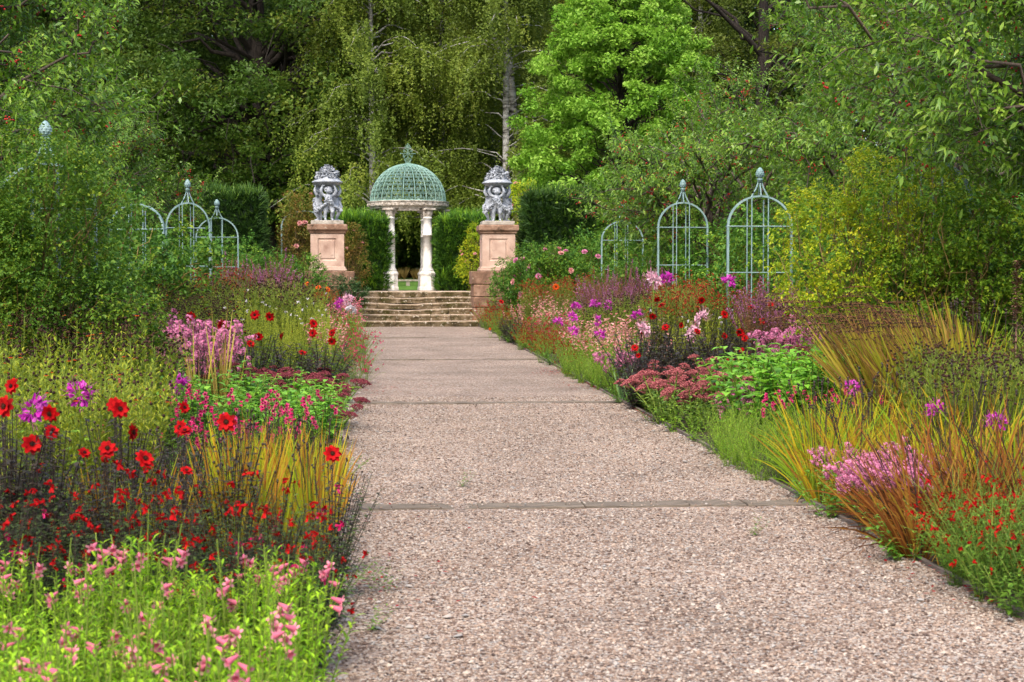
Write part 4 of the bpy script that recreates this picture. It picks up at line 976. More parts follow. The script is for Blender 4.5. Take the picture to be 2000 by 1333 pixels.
def cleome(seed, mat, n=46, R=.07):
    global RNG
    RNG = np.random.default_rng(seed); g = Geo(); d = unit(n, -.25, 1.); b = d * R * .35
    for k in range(2): strips(g, b + d * RNG.uniform(0, R * .4, (n, 1)), nrm(d + RNG.normal(0, .45, (n, 3))), unit(n), RNG.uniform(.026, .042, n), RNG.uniform(.014, .022, n), droop=.15, nseg=3, prof=[.2, .8, 1., .5], fold=.2)
    m = 26; d = unit(m, -.5, .8); tubes(g, np.stack([d * R * .4, d * R * 1.0, d * R * 1.45 + [0, 0, .012]], 1), .0011, 3, rnd=.2)
    return g.mesh('flower_head', mat, False)
def sedum_head(seed, mat, R=.065):
    global RNG
    RNG = np.random.default_rng(seed); g = Geo(); n = 150; r = R * np.sqrt(RNG.random(n)); a = RNG.uniform(0, 2 * PI, n)
    lob = 1 + .18 * np.sin(a * 5 + 1); p = np.stack([r * lob * np.cos(a), r * lob * np.sin(a), .028 * (1 - (r / R) ** 2) + RNG.normal(0, .004, n)], -1)
    stamp(g, OCT_V, None, OCT_T, p, rot_random(n), RNG.uniform(.005, .0095, n))
    m = 10; a = np.arange(m) / m * 2 * PI; tubes(g, np.stack([np.tile([[0, 0, -.05]], (m, 1)), np.stack([R * .7 * np.cos(a), R * .7 * np.sin(a), np.full(m, -.002)], -1)], 1), .0022, 3, rnd=.9)
    return g.mesh('flower_head', mat, False)
def bell(seed, mat, L=.045, r=.0115):
    """penstemon bell: tube with five flared lobes, +Z towards the mouth"""
    global RNG
    RNG = np.random.default_rng(seed); g = Geo(); lathe(g, [(.003, 0), (.005, L * .15), (r * .6, L * .35), (r * .9, L * .7), (r, L * .92)], 8, rnd=.5)
    petals(g, 5, .014, .013, .25, z=L * .9, r0=r * .9, droop=.1, fold=.0, nseg=2, prof=(.8, 1., .5), rnd=.95); return g.mesh('flower', mat, True)
def rose_flower(seed, mat):
    global RNG
    RNG = np.random.default_rng(seed); g = Geo()
    for i, (n, L, t) in enumerate(((6, .045, .15), (6, .04, .55), (5, .032, .95), (3, .024, 1.3))): petals(g, n, L, .04 - .006 * i, t, z=.003 * i, ph=i * .5, droop=-.05, fold=.25, prof=(.5, 1., 1., .6))
    return g.mesh('flower', mat, False)
def phlox_head(seed, mat, n=26, R=.06):
    global RNG
    RNG = np.random.default_rng(seed); g = Geo(); d = unit(n, -.1, 1.); p = d * np.array([R, R, R * .9]) * RNG.uniform(.75, 1.1, (n, 1))
    for k in range(n):
        Rm = rot_to(d[k:k + 1])[0]; a = np.arange(5) / 5 * 2 * PI + k; dd = np.stack([np.cos(a), np.sin(a), np.full(5, .15)], -1) @ Rm.T; strips(g, np.repeat(p[k:k + 1], 5, 0), dd, Rm[:, 2], .016, .013, nseg=2, prof=[.4, 1., .6])
    return g.mesh('flower_head', mat, False)
def acanthus_spike(seed):
    global RNG
    RNG = np.random.default_rng(seed); g = Geo(); n = 260; t = RNG.random(n); a = RNG.uniform(0, 2 * PI, n); z = t * .62; r = .045 * (1 - .55 * t)
    d = np.stack([np.cos(a), np.sin(a), RNG.uniform(.2, .7, n)], -1); strips(g, np.stack([np.cos(a) * r * .2, np.sin(a) * r * .2, z], -1), d, np.array([0, 0, 1.]), r * 1.7 + .012, .022, droop=.3, nseg=3, fold=.3); return g.mesh('seed_spike', M_TAN, False)
DAH = [dahlia(61, M_RED), dahlia(62, M_RED), dahlia(63, M_RED)]
DAHFULL = [dahlia(64, M_DKRED, full=True)]; DAHOR = [dahlia(65, M_ORANGE)]
CLEO = {'m': [cleome(66, M_MAGENTA), cleome(67, M_MAGENTA)], 'p': [cleome(68, M_PALEPINK, 60, .085), cleome(69, M_PALEPINK, 60, .085)], 'w': [cleome(70, M_WHITEP)]}
SEDH = [sedum_head(71, M_SEDUM), sedum_head(72, M_SEDUM)]; SEDD = [sedum_head(73, M_SEDUMDK), sedum_head(74, M_SEDUMDK)]
BELLP = [bell(75, M_PINK)]; BELLC = [bell(76, M_CERISE, .036, .009)]; BELLS = [bell(77, M_SHELL)]
ROSEF = [rose_flower(78, M_PHLOX), rose_flower(79, M_PHLOX)]; ROSEP = [rose_flower(80, M_SHELL)]
PHLOXH = [phlox_head(81, M_PHLOX), phlox_head(82, M_PHLOX)]; LILACH = [phlox_head(83, M_BLUEV, 18, .04)]
ACAN = [acanthus_spike(84)]

# ================================================================== PERENNIALS
M_STEM = leaf_mat('green_stem', [(.05, .08, .015), (.09, .12, .03)], trans=0, var=.15)
M_DKSTEM = leaf_mat('dark_stem', [(.018, .012, .009), (.035, .022, .015)], trans=0, var=.15, k=1.)
M_LIME = leaf_mat('lime_leaf', [(.035, .09, .008), (.085, .185, .01), (.15, .27, .015), (.24, .34, .03)], var=.28, trans=.35)
M_DARKSAL = leaf_mat('dark_salvia_leaf', [(.012, .014, .011), (.022, .03, .016), (.045, .07, .02), (.07, .13, .025)], var=.2)
M_DARKDAH = leaf_mat('dark_dahlia_leaf', [(.011, .011, .014), (.022, .019, .023), (.042, .03, .034), (.05, .058, .055)], var=.2, spec=.5)
M_SWORD = leaf_mat('yellowing_sword_leaf', [(.08, .15, .012), (.14, .2, .015), (.22, .23, .015), (.27, .2, .016), (.24, .12, .02), (.14, .06, .02)], var=.15, trans=.35)
M_RUST = leaf_mat('rusty_sword_leaf', [(.04, .013, .007), (.085, .027, .012), (.14, .046, .018), (.19, .08, .026), (.18, .12, .022)], var=.15, trans=.3)
M_STRAW = leaf_mat('straw_leaf', [(.1, .12, .016), (.18, .17, .022), (.23, .18, .04), (.2, .12, .045), (.12, .065, .034)], var=.15, trans=.3)
M_FINE = leaf_mat('fine_green_leaf', [(.06, .14, .012), (.1, .21, .018), (.15, .26, .025), (.2, .28, .04)], var=.18, trans=.3)
M_HELLEAF = leaf_mat('helenium_leaf', [(.06, .09, .014), (.105, .145, .018), (.17, .195, .024), (.25, .24, .035)], var=.15, trans=.3)
M_HELDARK = leaf_mat('browned_leaf', [(.035, .04, .012), (.065, .075, .016), (.1, .105, .02), (.14, .09, .028)], var=.2)
M_BROAD = leaf_mat('broad_green_leaf', [(.04, .12, .02), (.07, .18, .03), (.11, .25, .035), (.16, .3, .05)], var=.15, trans=.3, spec=.45)
M_SEDLEAF = leaf_mat('sedum_leaf', [(.06, .12, .03), (.1, .17, .04), (.15, .22, .06)], var=.15, trans=.15)
M_MIDLEAF = leaf_mat('mid_green_leaf', [(.03, .075, .015), (.055, .115, .02), (.085, .16, .025), (.13, .2, .04)], var=.2)
M_SPIRE = leaf_mat('spire_leaf', [(.1, .14, .02), (.17, .2, .03), (.24, .26, .05)], var=.15, trans=.3)
M_LOOSE = leaf_mat('loosestrife_leaf', [(.05, .035, .022), (.09, .05, .035), (.13, .055, .05)], var=.2)
M_GLAUC = leaf_mat('glaucous_leaf', [(.09, .17, .11), (.15, .24, .16)], var=.1)
M_DRYGRASS = leaf_mat('dry_grass', [(.15, .1, .045), (.22, .15, .075), (.28, .2, .11)], var=.1, trans=.2)

def stem_lines(n, h, spread, K=6, lean=(0, 0), basal=.06, hv=.12, sag=0.0):
    a = RNG.uniform(0, 2 * PI, n); r = spread * np.sqrt(RNG.random(n)); t = np.linspace(0, 1, K)
    hh = h * (1 - hv * RNG.random(n) - .15 * (r / spread) ** 2); b0 = np.stack([basal * np.cos(a) * np.sqrt(RNG.random(n)), basal * np.sin(a) * RNG.random(n)], -1)
    P = np.zeros((n, K, 3)); P[..., 0] = b0[:, :1] + (r * np.cos(a))[:, None] * t ** 1.3 + lean[0] * t ** 1.6; P[..., 1] = b0[:, 1:] + (r * np.sin(a))[:, None] * t ** 1.3 + lean[1] * t ** 1.6
    P[..., 2] = hh[:, None] * t - sag * (r / max(spread, 1e-6))[:, None] * t ** 3; P[:, 0, 2] = -.03; return P
def along(P, per, t0=.12, t1=1.):
    """points and directions along each stem"""
    n, K, _ = P.shape; t = np.linspace(t0, t1, per)[None] + RNG.uniform(-.5, .5, (n, per)) * (t1 - t0) / per; t = np.clip(t, 0, .999) * (K - 1); i = t.astype(int); f = (t - i)[..., None]
    rows = np.arange(n)[:, None]; p = P[rows, i] * (1 - f) + P[rows, i + 1] * f; d = nrm(P[rows, i + 1] - P[rows, i]); return p, d, t / (K - 1)
def leaves_on(g, P, per, L, W, el=.5, droop=.4, nseg=3, t0=.1, t1=1., fold=.0, taper=.4, jit=.02, topk=0.):
    p, d, t = along(P, per, t0, t1); n, m = t.shape; a = np.arange(m)[None] * 2.4 + RNG.uniform(0, 2 * PI, (n, 1)); rad = np.stack([np.cos(a), np.sin(a), np.zeros_like(a)], -1)
    dr = rad + d * el + RNG.normal(0, .15, rad.shape); ln = L * RNG.uniform(.7, 1.25, (n, m)) * (1 - taper * t); rnd = np.clip(.25 * RNG.random((n, 1)) + .55 * RNG.random((n, m)) + topk * t, 0, 1)
    N = n * m; strips(g, p.reshape(-1, 3) + RNG.normal(0, jit * .2, (N, 3)), dr.reshape(-1, 3), np.tile([0, 0, 1.], (N, 1)), ln.ravel(), W * ln.ravel() / L, droop=droop, nseg=nseg, fold=fold, rnd=rnd.ravel())
def swords(g, n, h, W, spread, lean=(0, 0), droop=.15, nseg=5, hv=.4):
    a = RNG.uniform(0, 2 * PI, n); r = spread * RNG.random(n) ** .7; b = np.stack([.07 * np.cos(a) * RNG.random(n), .07 * np.sin(a) * RNG.random(n), np.full(n, -.02)], -1)
    L = h * (1 - hv * RNG.random(n)); d = np.stack([r * np.cos(a) + lean[0], r * np.sin(a) + lean[1], np.full(n, 1.)], -1); up = nrm(np.stack([np.cos(a + 1.2), np.sin(a + 1.2), .2 * np.ones(n)], -1)); strips(g, b, d, up, L * 1.06, W * RNG.uniform(.6, 1.3, n), droop=droop * RNG.random(n) * (1 + 2 * (RNG.random(n) < .2)), nseg=nseg, fold=.25)
def tpl(h, parts, slots=(), flower=None, sub='flower', face=None): return dict(h=h, parts=parts, slots=list(slots), flower=flower, sub=sub, face=face)
def florets(g, pos, size, per=3):
    n = len(pos)
    for k in range(per): strips(g, pos, unit(n), unit(n), size * RNG.uniform(.7, 1.3, n), size * .7, nseg=1, prof=[.8, .8], droop=.2)
SPEC = {}
def species(name, nvar=2):
    def deco(fn):
        global RNG
        vs = []
        for i in range(nvar):
            RNG = np.random.default_rng(hash_seed(name) + i); vs.append(fn(i))
        SPEC[name] = vs; return fn
    return deco
def hash_seed(s): return sum(ord(c) * (i + 3) for i, c in enumerate(s)) * 17

@species('penstemon_lime', 3)
def _(i):
    P = stem_lines(12, .66, .2, lean=(0, 0)); g, s = Geo(), Geo(); tubes(s, P, .003, 4); leaves_on(g, P, 34, .075, .017, el=.9, droop=.35, nseg=3, fold=.2, taper=.3, topk=.25)
    Pf = stem_lines(2, .8, .12); tubes(s, Pf, .0028, 4); sl = []
    p, d, t = along(Pf, 5, .8, 1.)
    for a in range(2):
        for b in range(((4, 2), (2, 0), (0, 0))[i][a]): th = RNG.uniform(0, 6.28); sl.append((p[a, b], nrm(np.array([math.cos(th), math.sin(th), -.45])), 1.15))
    return tpl(.68, [('foliage', g.mesh('foliage', M_LIME), None), ('stems', s.mesh('stems', M_STEM), None)], sl, BELLP)
@species('salvia_dark', 3)
def _(i):
    P = stem_lines(16, .72, .24, hv=.35); g, s, f = Geo(), Geo(), Geo(); tubes(s, P, .0017, 3); leaves_on(g, P, 36, .046, .024, el=.5, droop=.3, nseg=2, t0=.1)
    p, d, t = along(P, 4, .7, 1.); p = p[RNG.random(p.shape[:2]) < .13]; p = np.repeat(p, 2, 0) + RNG.normal(0, .01, (len(p) * 2, 3)); florets(f, p, .022, 4)
    return tpl(.72, [('foliage', g.mesh('foliage', M_DARKSAL, False), None), ('stems', s.mesh('stems', M_DKSTEM), None), ('flowers', f.mesh('flowers', [M_RED, M_RED, M_CERISE][i], False), 'stuff')])
@species('dahlia_dark', 3)
def _(i):
    P = stem_lines(10, 1.0, .28, hv=.35); g, s = Geo(), Geo(); tubes(s, P, .0035, 4); leaves_on(g, P, 24, .095, .046, el=.25, droop=.35, nseg=3, fold=.2, t0=.15); leaves_on(g, P, 20, .06, .034, el=.3, droop=.2, nseg=2, t0=.3)
    Pm = np.zeros((1, 6, 3)); Pm[0, :, 2] = np.linspace(0, 1., 6); tubes(s, Pm, .0028, 4); leaves_on(g, Pm, 16, .08, .04, el=.3, droop=.3, nseg=3, fold=.2, t0=.4, t1=.95); sl = [(np.array([0, 0, 1.]), None, (1.05, .85, 1.15)[i])]
    b = stem_lines(5, .98, .22); tubes(s, b, .0022, 3); stamp(s, ICO1[0], None, ICO1[1], b[:, -1], rot_random(5), .011)
    return tpl(1., [('foliage', g.mesh('foliage', M_DARKDAH), None), ('stems', s.mesh('stems', M_DKSTEM), None)], sl, DAH, face=(.05, -.85, .4))
def dahlia_leafy(flower, h=1.):
    def f(i):
        P = stem_lines(7, .84, .24, hv=.25); g, s = Geo(), Geo(); tubes(s, P, .0045, 4); leaves_on(g, P, 14, .1, .05, el=.3, droop=.35, nseg=3, fold=.25, t0=.15)
        Pm = np.zeros((1, 6, 3)); Pm[0, :, 2] = np.linspace(0, 1., 6); tubes(s, Pm, .0035, 4)
        return tpl(1., [('foliage', g.mesh('foliage', M_MIDLEAF), None), ('stems', s.mesh('stems', M_STEM), None)], [(np.array([0, 0, 1.]), None, 1.3)], flower, face=(.05, -.85, .4))
    return f
species('dahlia_full', 1)(dahlia_leafy(DAHFULL)); species('dahlia_red', 2)(dahlia_leafy(DAH)); species('dahlia_orange', 1)(dahlia_leafy(DAHOR))
@species('broad_dahlia', 3)
def _(i):
    P = stem_lines(9, .62, .3, hv=.3); g, s = Geo(), Geo(); tubes(s, P, .005, 4); leaves_on(g, P, 18, .135, .078, el=.5, droop=.35, nseg=3, fold=.25, t0=.2, taper=.3, topk=.2)
    return tpl(.64, [('foliage', g.mesh('foliage', M_BROAD), None), ('stems', s.mesh('stems', M_STEM), None)])
@species('sword_yellow', 3)
def _(i):
    g = Geo(); swords(g, 85, .9, .0125, .75, droop=.5); s = Geo(); P = stem_lines(5, .86, .2); tubes(s, P, .003, 4); p = P[:, -1]; stamp(s, ICO1[0], None, ICO1[1], np.concatenate([P[:, -1], P[:, -1] + [0, 0, .02]]), rot_random(10), np.array([[.008, .008, .016]] * 10))
    return tpl(.82, [('leaves', g.mesh('leaves', M_SWORD, False), 'stuff'), ('seed_stems', s.mesh('seed_stems', M_DKSTEM), None)])
@species('sword_upright', 3)
def _(i):
    g = Geo(); swords(g, 95, .86, .0145, .36, droop=.3); s = Geo(); P = stem_lines(5, .86, .2); tubes(s, P, .003, 4); stamp(s, ICO1[0], None, ICO1[1], P[:, -1], rot_random(5), np.array([[.008, .008, .018]] * 5))
    return tpl(.84, [('leaves', g.mesh('leaves', leaf_mat('orange_sword_leaf', [(.1, .16, .012), (.18, .21, .014), (.25, .2, .015), (.25, .13, .018), (.16, .06, .018)], var=.15, trans=.3), False), 'stuff'), ('seed_stems', s.mesh('seed_stems', M_DKSTEM), None)])
@species('sword_rust', 3)
def _(i):
    g = Geo(); swords(g, 115, 1.08, .0125, .75, lean=(-.4, -.2), droop=.8, hv=.55); s = Geo(); P = stem_lines(4, .8, .3, lean=(-.2, 0)); tubes(s, P, .003, 4)
    return tpl(.92, [('leaves', g.mesh('leaves', M_RUST, False), 'stuff'), ('seed_stems', s.mesh('seed_stems', M_DKSTEM), None)])
@species('sword_straw', 3)
def _(i):
    g = Geo(); swords(g, 70, 1.25, .024, .32, lean=(-.38, 0), droop=.2, hv=.45); s, h = Geo(), Geo(); P = stem_lines(6, 1.25, .3, lean=(-.7, 0), K=8); P[:, :, 2] -= .0; tubes(s, P, .003, 4)
    e = P[:, -1]; dr = nrm(P[:, -1] - P[:, -2]); dr[:, 2] *= .2; dr[:, 0] -= .6; Q = e[:, None] + nrm(dr)[:, None] * (np.linspace(0, .24, 6)[None, :, None]); Q[..., 2] -= .03 * np.linspace(0, 1, 6) ** 2; tubes(s, Q, .003, 3)
    q = np.repeat(Q.reshape(-1, 3), 2, 0) + RNG.normal(0, .006, (6 * 12, 3)); stamp(h, OCT_V, None, OCT_T, q, rot_random(len(q)), .008)
    return tpl(1.22, [('leaves', g.mesh('leaves', M_STRAW, False), 'stuff'), ('seed_stems', s.mesh('seed_stems', M_LOOSE), None), ('seeds', h.mesh('seeds', M_DARKHEAD), 'stuff')])
@species('phormium_tan', 2)
def _(i):
    g = Geo(); swords(g, 20, 1.3, .024, .2, droop=.1, hv=.6); return tpl(1.3, [('leaves', g.mesh('leaves', leaf_mat('tan_leaf', [(.15, .09, .04), (.24, .17, .07), (.3, .24, .12), (.24, .2, .04)], var=.1, trans=.2), False), 'stuff')])
@species('iris_leaf', 2)
def _(i):
    g = Geo(); swords(g, 11, .55, .03, .35, droop=.15); return tpl(.52, [('leaves', g.mesh('leaves', M_GLAUC, False), 'stuff')])
@species('fine_green', 3)
def _(i):
    P = stem_lines(26, .68, .3, hv=.4); g, s = Geo(), Geo(); tubes(s, P, .002, 3); leaves_on(g, P, 34, .06, .007, el=.9, droop=.3, nseg=2, t0=.05, topk=.15)
    return tpl(.66, [('foliage', g.mesh('foliage', M_FINE, False), None), ('stems', s.mesh('stems', M_STEM), None)])
@species('fine_cerise', 2)
def _(i):
    P = stem_lines(22, .6, .28, hv=.4); g, s = Geo(), Geo(); tubes(s, P, .002, 3); leaves_on(g, P, 28, .055, .01, el=.8, droop=.3, nseg=2, t0=.05); Pf = stem_lines(4, .74, .25); tubes(s, Pf, .0022, 3); sl = []
    for a in range(4):
        for b in range(3): th = RNG.uniform(0, 6.28); sl.append((Pf[a, -1] - [0, 0, .03 * b], nrm(np.array([math.cos(th), math.sin(th), -.3])), 1.))
    return tpl(.7, [('foliage', g.mesh('foliage', M_FINE, False), None), ('stems', s.mesh('stems', M_DKSTEM), None)], sl, BELLC)
def helenium(mleaf, mhead, mfl, nfl, h, nst=15, nh=5):
    def f(i):
        P = stem_lines(nst, h, .26, hv=.22); g, s, hd, fl = Geo(), Geo(), Geo(), Geo(); tubes(s, P, .0035, 3); leaves_on(g, P, 36, .115, .026, el=1.0, droop=.3, nseg=3, t0=.12, t1=.96, taper=.4, topk=.15)
        e = np.repeat(P[:, -1], nh, 0) + RNG.normal(0, 1, (nst * nh, 3)) * [.045, .045, .04]; b = np.repeat(P[:, -2] * .4 + P[:, -1] * .6, nh, 0); tubes(s, np.stack([b, (b + e) / 2, e], 1), .0016, 3)
        stamp(hd, ICO1[0], None, ICO1[1], e, rot_random(len(e)), np.array([[.0135, .0135, .0125]] * len(e)))
        parts = [('foliage', g.mesh('foliage', mleaf), None), ('stems', s.mesh('stems', M_STEM), None), ('seed_heads', hd.mesh('seed_heads', mhead), 'stuff')]
        if nfl:
            for k in RNG.choice(len(e), nfl, replace=False):
                a = np.arange(9) / 9 * 2 * PI; strips(fl, np.repeat(e[k:k + 1], 9, 0), np.stack([np.cos(a), np.sin(a), np.full(9, -.35)], -1), np.array([0, 0, 1.]), .024, .013, nseg=2, prof=[.5, .9, .8])
            parts.append(('flowers', fl.mesh('flowers', mfl, False), 'stuff'))
        return tpl(h * 1.02, parts)
    return f
species('helenium_leafy', 3)(helenium(M_HELLEAF, M_DARKHEAD, M_ORANGE, 1, 1.16, 17, 1)); species('helenium', 3)(helenium(M_HELLEAF, M_DARKHEAD, M_ORANGE, 3, 1.22, 15, 8)); species('helenium_red', 3)(helenium(M_HELDARK, M_REDHEAD, M_RED, 14, 1.4, 17)); species('helenium_brown', 3)(helenium(leaf_mat('olive_perennial_leaf', [(.035, .055, .012), (.07, .095, .016), (.11, .135, .022), (.14, .11, .028)], var=.2), M_DARKHEAD, M_ORANGE, 0, 1.2, 17, 3))
@species('sedum', 3)
def _(i):
    P = stem_lines(9, .44, .27, hv=.4); g, s = Geo(), Geo(); tubes(s, P, .0045, 4); leaves_on(g, P, 17, .075, .04, el=.5, droop=.15, nseg=3, fold=.2, t0=.1, t1=.9)
    return tpl(.46, [('foliage', g.mesh('foliage', M_SEDLEAF), None), ('stems', s.mesh('stems', M_STEM), None)], [(P[k, -1], nrm(np.array([P[k, -1, 0] * 1.2, P[k, -1, 1] * 1.2 - .1, 1.])), RNG.uniform(.75, 1.2)) for k in range(9)], SEDH, sub='flower_head')
SPEC['sedum_dark'] = [dict(v, flower=SEDD) for v in SPEC['sedum']]
@species('phlox', 3)
def _(i):
    P = stem_lines(13, 1.08, .3, hv=.35); g, s = Geo(), Geo(); tubes(s, P, .003, 3); leaves_on(g, P, 22, .06, .014, el=.5, droop=.35, nseg=2, t0=.12)
    sl = [(P[k, -1], nrm(np.array([RNG.normal(0, .3), -.6, .8])), RNG.uniform(.7, 1.15)) for k in range(13)]; p, d, t = along(P, 3, .72, .94); sl += [(p[k, j] + RNG.normal(0, .04, 3), nrm(np.array([RNG.normal(0, .5), -.8, .4])), RNG.uniform(.45, .8)) for k in range(13) for j in range(2)]
    return tpl(1.1, [('foliage', g.mesh('foliage', M_MIDLEAF, False), None), ('stems', s.mesh('stems', M_DKSTEM), None)], sl, PHLOXH, sub='flower_head')
@species('pink_clump', 2)
def _(i):
    P = stem_lines(20, .52, .24, hv=.4); g, s = Geo(), Geo(); tubes(s, P, .002, 3); leaves_on(g, P, 22, .035, .012, el=.5, droop=.3, nseg=2)
    sl = [(P[k, -1] - [0, 0, .03 * j] + RNG.normal(0, .012, 3), nrm(np.array([RNG.normal(0, .6), -.7, .2])), RNG.uniform(.38, .58)) for k in range(20) for j in range(3)]
    return tpl(.54, [('foliage', g.mesh('foliage', M_MIDLEAF, False), None), ('stems', s.mesh('stems', M_DKSTEM), None)], sl, PHLOXH, sub='flower_head')
@species('spire', 3)
def _(i):
    P = stem_lines(15, 1.18, .22, hv=.35); g, s, f = Geo(), Geo(), Geo(); tubes(s, P, .003, 3); leaves_on(g, P, 18, .07, .012, el=.7, droop=.3, nseg=2, t0=.05, t1=.6)
    p, d, t = along(P, 60, .5, 1.); n = p.size // 3; strips(g, p.reshape(-1, 3), unit(n) * [1, 1, .5] + [0, 0, .4], unit(n), .022 * (1.3 - t.ravel() * .5), .010, nseg=1, prof=[1, .5], rnd=.5 + .5 * RNG.random(n))
    q = P[:1, -1] + RNG.normal(0, .03, (1, 3)); florets(f, np.repeat(q, 5, 0) + RNG.normal(0, .012, (5, 3)), .022, 2)
    return tpl(1.18, [('foliage', g.mesh('foliage', M_SPIRE, False), None), ('stems', s.mesh('stems', M_STEM), None), ('flowers', f.mesh('flowers', M_WHITEP, False), 'stuff')])
@species('loosestrife', 3)
def _(i):
    P = stem_lines(44, 1.6, .48, hv=.3); g, s, f = Geo(), Geo(), Geo(); tubes(s, P, .003, 3); leaves_on(g, P, 26, .05, .008, el=1., droop=.2, nseg=2, t0=.1, t1=.85)
    sel = RNG.random(44) < .35; p, d, t = along(P[sel], 26, .78, 1.02); florets(f, p.reshape(-1, 3) + RNG.normal(0, .008, (p.size // 3, 3)), .017, 2); p, d, t = along(P, 30, .6, 1.); n = p.size // 3; strips(g, p.reshape(-1, 3), unit(n), unit(n), .014, .010, nseg=1, prof=[1, 1], rnd=.6 + .4 * RNG.random(n))
    return tpl(1.6, [('foliage', g.mesh('foliage', M_LOOSE, False), None), ('stems', s.mesh('stems', M_LOOSE), None), ('flowers', f.mesh('flowers', M_PURPLE, False), 'stuff')])
def airy(mleaf, mfl, h, nfl, n=22, fs=.02, L=.04, W=.011, spread=.34):
    def f(i):
        P = stem_lines(n, h, spread, hv=.4, sag=.12); g, s, fl = Geo(), Geo(), Geo(); tubes(s, P, .002, 3); leaves_on(g, P, 30, L, W, el=.5, droop=.3, nseg=2, t0=.05, t1=.9)
        p, d, t = along(P, 6, .62, 1.02); p = p[RNG.random(p.shape[:2]) < nfl]; p = np.repeat(p, 2, 0) + RNG.normal(0, .011, (len(p) * 2, 3)); florets(fl, p, fs, 3)
        return tpl(h, [('foliage', g.mesh('foliage', mleaf, False), None), ('stems', s.mesh('stems', M_STEM), None), ('flowers', fl.mesh('flowers', mfl, False), 'stuff')])
    return f
species('salvia_red', 3)(airy(M_MIDLEAF, M_RED, .76, .14, L=.05, W=.016)); species('salvia_cerise', 3)(airy(M_MIDLEAF, M_CERISE, .74, .2)); species('salvia_lime_red', 3)(airy(M_FINE, M_DKRED, .72, .32))
def pens(mfl, h):
    def f(i):
        P = stem_lines(13, h * .75, .24, hv=.3); g, s, fl = Geo(), Geo(), Geo(); tubes(s, P, .0025, 3); leaves_on(g, P, 22, .07, .016, el=.8, droop=.35, nseg=2)
        Pf = stem_lines(9, h, .22, hv=.25); tubes(s, Pf, .0025, 3); p, d, t = along(Pf, 6, .66, 1.); n = p.size // 3; a = RNG.uniform(0, 2 * PI, n); dd = np.stack([np.cos(a), np.sin(a), np.full(n, -.45)], -1)
        for k in range(3): strips(fl, p.reshape(-1, 3), dd, unit(n), .042, .022, nseg=2, prof=[.25, .7, 1.])
        return tpl(h, [('foliage', g.mesh('foliage', M_FINE, False), None), ('stems', s.mesh('stems', M_STEM), None), ('flowers', fl.mesh('flowers', mfl, False), 'stuff')])
    return f
species('penstemon_shell', 3)(pens(M_SHELL, .84)); species('penstemon_pink', 2)(pens(M_PINK, .84))
def cleome_plant(key):
    def f(i):
        g, s = Geo(), Geo(); P = np.zeros((1, 7, 3)); P[0, :, 2] = np.linspace(-.03, 1.2, 7); P[0, 1:, 0] += RNG.normal(0, .012, 6); tubes(s, P, .0055, 4); p, d, t = along(P, 20, .1, .93); n = 20
        for k in range(5):
            a = np.arange(n) * 2.4 + (k - 2) * .5; strips(g, p[0] + np.stack([np.cos(np.arange(n) * 2.4), np.sin(np.arange(n) * 2.4), .2 * np.ones(n)], -1) * .06, np.stack([np.cos(a), np.sin(a), np.full(n, .05)], -1), np.array([0, 0, 1.]), .08 * (1.2 - .5 * t[0]), .02, droop=.35, nseg=3, fold=.2)
        return tpl(1.22, [('foliage', g.mesh('foliage', M_MIDLEAF), None), ('stem', s.mesh('stem', M_STEM), None)], [(np.array([0, 0, 1.2]), None, 1.5)], CLEO[key], sub='flower_head', face=(0, -.25, 1.))
    return f
species('cleome_magenta', 2)(cleome_plant('m')); species('cleome_pink', 2)(cleome_plant('p')); species('cleome_white', 1)(cleome_plant('w'))
@species('acanthus', 1)
def _(i):
    s = Geo(); P = np.zeros((1, 5, 3)); P[0, :, 2] = np.linspace(-.03, 1.0, 5); tubes(s, P, .009, 5); g = Geo(); a = np.arange(7) * .9; strips(g, np.zeros((7, 3)), np.stack([np.cos(a), np.sin(a), np.full(7, .8)], -1), np.array([0, 0, 1.]), .55, .16, droop=.5, nseg=5, fold=.3)
    return tpl(1.58, [('stem', s.mesh('stem', M_TAN), None), ('leaves', g.mesh('leaves', M_MIDLEAF), None)], [(np.array([0, 0, .96]), np.array([0, 0, 1.]), 1.)], ACAN, sub='seed_spike')
@species('dark_bush', 2)
def _(i):
    P = stem_lines(13, .6, .3, hv=.35); g, s = Geo(), Geo(); tubes(s, P, .003, 3); leaves_on(g, P, 26, .09, .046, el=.3, droop=.3, nseg=3, fold=.2)
    return tpl(.6, [('foliage', g.mesh('foliage', M_DARKDAH), None), ('stems', s.mesh('stems', M_DKSTEM), None)])
@species('red_leaf', 2)
def _(i):
    P = stem_lines(20, .5, .26, hv=.4); g, s = Geo(), Geo(); tubes(s, P, .002, 3); leaves_on(g, P, 22, .04, .016, el=.5, droop=.3, nseg=2)
    return tpl(.5, [('foliage', g.mesh('foliage', leaf_mat('russet_leaf', [(.1, .03, .02), (.22, .07, .05), (.36, .16, .11)], var=.15), False), None), ('stems', s.mesh('stems', M_DKSTEM), None)])
@species('weed_tuft', 2)
def _(i):
    P = stem_lines(9, .12, .1); g = Geo(); leaves_on(g, P, 9, .03, .012, el=.4, droop=.2, nseg=2); return tpl(.12, [('foliage', g.mesh('foliage', M_MIDLEAF, False), None)])
@species('dry_grass', 2)
def _(i):
    g = Geo(); swords(g, 240, 1.05, .012, .5, droop=.3, hv=.5, nseg=3); return tpl(1.0, [('leaves', g.mesh('leaves', M_DRYGRASS, False), 'stuff')])

